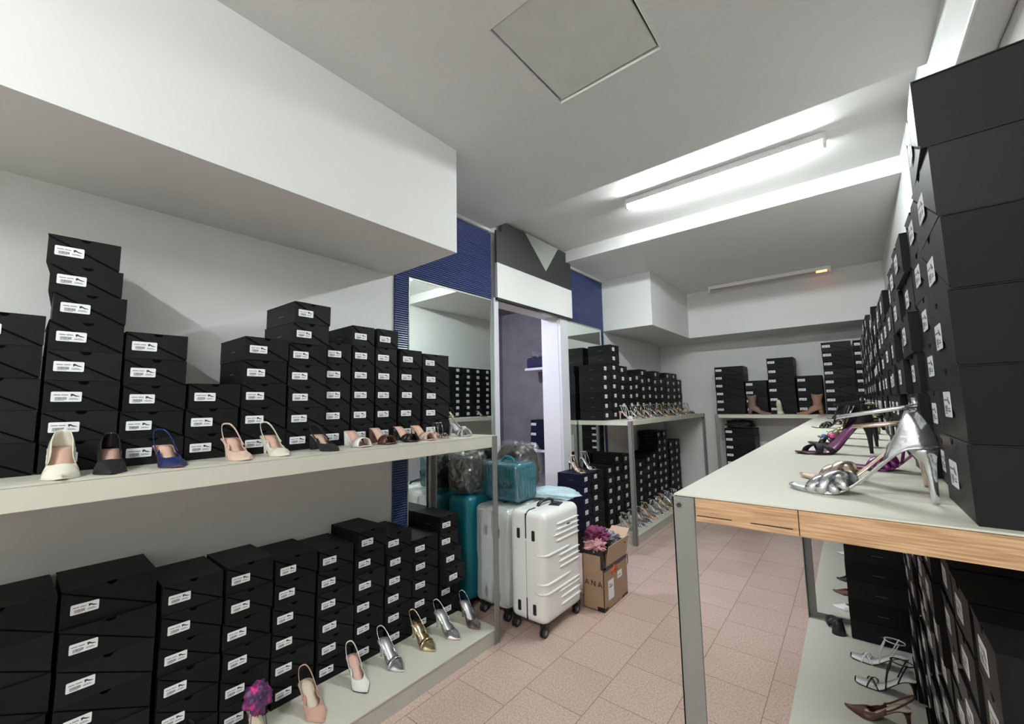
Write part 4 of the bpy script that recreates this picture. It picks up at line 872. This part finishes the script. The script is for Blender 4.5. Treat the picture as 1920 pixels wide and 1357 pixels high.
# ------------------------------------------------------------------ suitcases
def suitcase(x0, x1, y0, y1, ztop, label, shell, ribs=True, group=None, extras=True):
    cx, cy = (x0 + x1) / 2, (y0 + y1) / 2
    e = empty('suitcase', (cx, cy, 0)); tag(e, label, 'suitcase', group)
    hx, hy = (x1 - x0) / 2, (y1 - y0) / 2; zb = 0.062
    b = rounded_box((-hx, -hy, zb), (hx, hy, ztop), 0.046, 7)
    if ribs:
        def rib(z, ya, wrap=False, yb=None):
            ye = (y1 if yb is None else yb) - cy - 0.02; rr_ = 0.046; pts = []
            if wrap:
                pts += [(hx - 0.075, -hy, z)]
                for k in range(0, 9):
                    t_ = -PI / 2 + PI / 2 * k / 8; pts.append((hx - rr_ + rr_ * math.cos(t_), -hy + rr_ + rr_ * math.sin(t_), z))
            else: pts += [(hx, ya - cy, z)]
            n_ = 8; y_s = pts[-1][1]
            for k in range(1, n_ + 1): pts.append((hx, y_s + (ye - y_s) * k / n_, z))
            b.tube(pts, [0.0008] + [0.0075] * (len(pts) - 2) + [0.003], 0, 8)
        for z_, ya in ((.614, 2.185), (.582, 2.18), (.552, 2.15), (.517, 2.18), (.427, 2.20), (.390, 2.20), (.357, 2.21), (.218, 2.20), (.180, 2.215), (.139, 2.215)): rib(z_, ya)
        for z_, yb in ((.457, 2.36), (.294, 2.36), (.242, 2.47)): rib(z_, 0, True, yb)
    obj('shell', b.mesh('shell', shell), e)
    if extras:
        b = MB(); r = 0.038
        # zip line around the narrow face
        for za, zb2 in ((zb - 0.001, zb + 0.14), (ztop - 0.17, ztop - 0.012)):
            b.box((-0.004, -hy - 0.0012, za + 0.012), (0.004, -hy + 0.003, zb2))
        b.tube([(0, -hy + 0.001, ztop - 0.05), (0, -hy + 0.004, ztop - 0.025), (0, -hy + 0.014, ztop - 0.008), (0, -hy + 0.04, ztop + 0.001), (0, -hy + 0.10, ztop + 0.001)], 0.004)
        obj('zip', b.mesh('zip', 'black_plastic'), e)
        b = MB(); b.box((-0.0012, -hy - 0.0008, zb + .14), (0.0012, -hy + 0.002, ztop - .17)); obj('seam', b.mesh('seam', 'wheel_hub'), e)
        for sx in (-1, 1):
            for zc in (zb + 0.085, ztop - 0.135):
                b = rounded_box((-0.011, -0.007, -0.030), (0.011, 0.006, 0.030), 0.0055, 3); obj('side_foot', b.mesh('side_foot', 'black_plastic'), e, (sx * hx * 0.42, -hy, zc))
        b = MB(); b.tube([(0, -0.085, 0), (0, -0.075, .016), (0, -.04, .026), (0, .04, .026), (0, .075, .016), (0, .085, 0)], [.009, .012, .012, .012, .012, .009], 0, 10, flat=.8); obj('carry_handle', b.mesh('carry_handle', 'black_plastic'), e, (-0.01, 0.02, ztop - .002))
        b = MB(); b.box((-.035, -.05, 0), (.035, .05, .006)); b.box((-.02, -.03, .006), (.012, .03, .012)); bevel(obj('lock', b.mesh('lock', 'black_plastic'), e, (0.045, 0.06, ztop - .001), (0, 0, .3)), .002)
        b = MB(); b.box((hx - 0.001, .045, ztop - .115), (hx + .004, .075, ztop - .105)); obj('badge', b.mesh('badge', 'black_plastic'), e)
    for sx in (-1, 1):
        for sy in (-1, 1):
            px, py = sx * (hx - 0.03), sy * (hy - 0.03)
            b = MB(); b.box((-.02, -.02, .052), (.02, .02, zb + .012)); b.box((-.004, -.010, .03), (.004, .010, .055)); w_ = obj('castor', b.mesh('castor', 'black_plastic'), e, (px, py, 0))
            b = MB()
            for q in (-1, 1): b.tube([(q * .003, 0, 0), (q * .014, 0, 0)], .029, 0, 18); b.tube([(q * .0142, 0, 0), (q * .0155, 0, 0)], .014, 1, 14)
            obj('wheel', b.mesh('wheel', ['black_plastic', 'wheel_hub']), w_, (0, -.008, .029))
    return e
suitcase(-1.722, -1.455, 2.055, 2.475, 0.70, 'white ribbed hard-shell suitcase standing on the tiles in front', 'suitcase', True, 'wheeled suitcases by the doorway')
sc = suitcase(-2.005, -1.745, 2.07, 2.42, 0.665, 'white suitcase in milky plastic between the white and teal ones', 'suitcase', False, 'wheeled suitcases by the doorway', extras=True)
def film_box(a, b_, amp, seed, r=0.03):
    mb = rounded_box(a, b_, r, 3)
    bm = bmesh.new(); bm.from_mesh(mb.mesh('tmp', 'film')); bmesh.ops.subdivide_edges(bm, edges=list(bm.edges), cuts=7, use_grid_fill=True)
    off = Vector((seed * 3.3, seed, seed * 2.1)); bm.normal_update()
    for v in bm.verts: v.co += v.normal * (amp * (noise.fractal(v.co * 9 + off, .7, 2, 4)))
    for f in bm.faces: f.smooth = True
    me = bpy.data.meshes.new('plastic_wrap'); bm.to_mesh(me); bm.free(); return me
me = film_box((-0.142, -0.188, 0.085), (0.142, 0.186, 0.685), 0.012, 1); me.materials.append(M['film_milky']); obj('plastic_wrap', me, sc)
suitcase(-2.235, -2.03, 2.00, 2.42, 0.735, 'tall teal hard-shell suitcase against the mirror', 'teal', False, 'wheeled suitcases by the doorway', extras=False)
# teal cabin case wrapped in clear plastic, on top
e = empty('vanity_case', (-1.915, 2.28, 0.70)); tag(e, 'small teal ribbed case in clear plastic on top of the suitcases', 'suitcase')
b = rounded_box((-.15, -.10, 0), (.17, .12, .245), .028, 5)
for i in range(11): b.tube([(-.125 + i * .027, -.1005, .03), (-.125 + i * .027, -.1005, .215)], .004, 0, 6)
for i in range(7): b.tube([(.1705, -.08 + i * .03, .03), (.1705, -.08 + i * .03, .215)], .004, 0, 6)
obj('shell', b.mesh('shell', 'teal'), e)
b = MB(); b.tube([(.01 + .055 * math.cos(PI * k / 12), 0, .242 + .04 * math.sin(PI * k / 12)) for k in range(13)], .010, 0, 8); obj('carry_handle', b.mesh('carry_handle', 'teal'), e)
me = film_box((-.162, -.112, .002), (.182, .132, .262), .014, 4); me.materials.append(M['film']); obj('plastic_wrap', me, e)
b = MB(); rr = random.Random(5); x = .0
for k in range(7):
    x0 = .0 + k * .022
    pts = [(x0 + rr.uniform(-.006, .012), -.118, .095 + rr.uniform(-.018, .022) + k * .003) for _ in range(5)]
    b.tube(pts, .0028, 0, 5)
tag(obj('scribble', b.mesh('scribble', 'ink_dark'), e), 'dark printed letters on the wrap', None)
# garments in plastic on the teal suitcase
for i, (c_, s_, sd) in enumerate((((-2.135, 2.10, .875), (.092, .115, .125), 3), ((-2.07, 2.60, .855), (.14, .13, .17), 5))):
    e = empty('garment_bag', (c_[0], c_[1], c_[2] - s_[2])); tag(e, ['dark clothes in a shiny clear bag, against the mirror by the shelf end', 'dark clothes in a crumpled clear bag behind the teal case'][i], 'bag', 'bagged clothes on the suitcases')
    g = blob((0, 0, s_[2]), s_, .10, 1.6, sd, sub=5, floor_z=.0, squash=4); obj('folded_clothes', g.mesh('folded_clothes', 'dark_cloth'), e)
    g = blob((.01, 0, s_[2] * 1.05), (s_[0] * 1.07, s_[1] * 1.08, s_[2] * 1.10), .16, 2.6, sd + 1, sub=5, floor_z=-.002, squash=4, hh=.8); obj('plastic_wrap', g.mesh('plastic_wrap', 'film'), e)
suitcase(-1.93, -1.68, 2.50, 2.72, 0.70, 'pale suitcase behind the white ones, under the pale blue bag', 'suitcase', False, 'wheeled suitcases by the doorway', extras=False)
g = blob((-1.69, 2.51, .722), (.19, .13, .030), .22, 1.5, 12, sub=4, floor_z=.702); tag(obj('plastic_bag', g.mesh('plastic_bag', 'blue_bag')), 'pale blue plastic bag lying behind the white suitcase', 'bag')
suitcase(-2.235, -1.96, 2.50, 2.78, 0.685, 'teal suitcase behind the others, in the doorway under the bagged clothes', 'teal', False, 'wheeled suitcases by the doorway', extras=False)

# ------------------------------------------------------------------ cardboard carton with clothes
cx0, cx1, cy0, cy1, ch = -1.505, -1.335, 2.545, 2.90, 0.40
cx0 = -1.49
e = empty('cardboard_carton', ((cx0 + cx1) / 2, (cy0 + cy1) / 2, 0)); tag(e, 'open brown cardboard carton with black tape on the tiles', 'carton')
a, d = (cx1 - cx0) / 2, (cy1 - cy0) / 2; t = .004; ch = .375; fh = .26
b = MB(); b.box((-a, -d, 0), (a, d, t)); b.box((-a, -d, 0), (a, -d + t, ch)); b.box((-a, d - t, 0), (a, d, ch)); b.box((-a, -d, 0), (-a + t, d, ch)); b.box((a - t, -d, 0), (a, d, ch - .03))
obj('carton_body', b.mesh('carton_body', 'kraft'), e)
b = MB(); b.box((0, -d + .03, 0), (.003, d - .01, .135)); obj('flap', b.mesh('flap', 'kraft_in'), e, (a + .002, 0, ch - .10), (0, math.radians(10), 0))
b = MB(); b.box((-a + .01, 0, 0), (a - .005, .003, .10)); obj('flap', b.mesh('flap', 'kraft_in'), e, (0, d, ch), (math.radians(-60), 0, 0))
for bx in ([((a - .02, -d - .001, fh), (a + .0012, -d + .001, ch)), ((a, -d, fh), (a + .0012, -d + .03, ch))], [((a, -d, fh - .015), (a + .0012, d, fh + .012))], [((-a, -d - .001, ch - .03), (a - .02, -d, ch + .001))],
           [((a - .05, -d - .001, 0), (a + .001, -d, .028)), ((a, -d, 0), (a + .001, -d + .05, .022))], [((a, d - .09, 0), (a + .001, d, .016))]):
    b = MB()
    for p_, q_ in bx: b.box(p_, q_)
    obj('tape', b.mesh('tape', 'tape'), e)
b = MB(); b.box((a, -d + .06, .055), (a + .0012, -d + .14, .175)); b.box((a, -d + .20, .15), (a + .0012, -d + .27, .195))
b.box((a + .0012, -d + .07, .13), (a + .0016, -d + .125, .137), 1); b.box((a + .0012, -d + .07, .145), (a + .0016, -d + .11, .150), 1); b.box((a + .0012, -d + .21, .165), (a + .0016, -d + .25, .170), 1)
tag(obj('shipping_label', b.mesh('shipping_label', ['sticker', 'ink']), e), 'white address labels', None)
b = MB(); b.tube([(a + .002, -d + .12, .20), (a + .002, -d + .15, .255), (a + .002, -d + .18, .20)], .0035, 0, 5); b.tube([(a + .002, -d + .10, .225), (a + .002, -d + .16, .232), (a + .002, -d + .21, .222)], .0035, 0, 5); b.tube([(a + .002, -d + .13, .245), (a + .002, -d + .19, .243), (a + .002, -d + .17, .215), (a + .002, -d + .12, .21)], .003, 0, 5)
tag(obj('scribble', b.mesh('scribble', 'orange_ink'), e), 'orange marker scribble', None)
b = MB()
def stroke(p, q): b.tube([(p[0], -d - .001, p[1]), (q[0], -d - .001, q[1])], .0028, 0, 4)
zb_, zt_ = .150, .183
for x0 in (-.060, -.012, .036):
    if x0 == -.012: stroke((x0, zb_), (x0, zt_)); stroke((x0, zt_), (x0 + .026, zb_)); stroke((x0 + .026, zb_), (x0 + .026, zt_))
    else: stroke((x0, zb_), (x0 + .013, zt_)); stroke((x0 + .013, zt_), (x0 + .028, zb_)); stroke((x0 + .006, zb_ + .011), (x0 + .021, zb_ + .011))
tag(obj('printed_letters', b.mesh('printed_letters', 'ink_dark'), e), 'black printed letters', None)
b = MB(); b.tube([(0, 0, 0), (0, .028, 0), (0, .028, -.065), (0, 0, -.065)], .003, 0, 6); obj('strap_loop', b.mesh('strap_loop', 'black_plastic'), e, (a - .004, d, fh - .0))
cc = ((cx0 + cx1) / 2, (cy0 + cy1) / 2)
for i, (off, sz, mt_, lb) in enumerate((((-.035, -.04, .425), (.070, .085, .055), 'magenta_cloth', 'bunched magenta garment on top of the carton'), ((.0, -.125, .395), (.060, .065, .034), 'pink_cloth', 'dusty pink garment at the near side of the carton'),
                                       ((.02, .03, .40), (.055, .06, .040), 'grey_cloth', 'grey printed garment in the middle of the carton'), ((.01, .10, .355), (.06, .065, .042), 'black_cloth', 'black garment bunched at the far side of the carton'))):
    g = blob((cc[0] + off[0], cc[1] + off[1], off[2]), sz, .60, 2.2, 20 + i, sub=5, squash=2.0, hh=.8); tag(obj('garment', g.mesh('garment', mt_)), lb, 'clothing', 'clothes heaped in the open carton')
g = rounded_box((cx0 + .008, cy0 + .008, .05), (cx1 - .008, cy1 - .008, .345), .02, 3); tag(obj('garment', g.mesh('garment', 'black_cloth')), 'black garments packed down inside the carton', 'clothing', 'clothes heaped in the open carton')

# ------------------------------------------------------------------ passage shelf contents
for z, lb in ((1.795, 'upper short white shelf seen through the doorway'), (0.80, 'lower short white shelf seen through the doorway')):
    b = MB(); b.box((-.40, -.14, -.03), (.40, .14, 0)); bevel(obj('wall_shelf', b.mesh('wall_shelf', 'jamb'), None, (-2.745, 4.26, z)), .002)
    tag(COL.objects[-1], lb, 'shelf')
e = empty('clothes_pile', (-2.93, 4.24, 1.795)); tag(e, 'folded navy clothes on the upper shelf behind the doorway', 'clothing')
g = rounded_box((-.20, -.11, 0), (.20, .11, .13), .03, 4); obj('folded_cloth', g.mesh('folded_cloth', 'navy_cloth'), e)
g = blob((0, 0, .17), (.17, .10, .05), .3, 3, 31, sub=4); tag(obj('plastic_cover', g.mesh('plastic_cover', 'grey_cloth'), e), 'crumpled grey cover', None)
for i in range(3):
    ca, li, stk = box_meshes(.25, .20, .118, 'long', 'navy_card')
    r = empty('shoebox', (-2.99 + i * .004, 4.26, .80 + .119 * i)); tag(r, 'navy box with white label, %s on the passage shelf' % ['lowest of three', 'middle of three', 'top one of three'][i], 'shoebox', 'navy boxes on the lower passage shelf')
    obj('carton', ca, r); obj('lid', li, r); obj('sticker', stk, r)
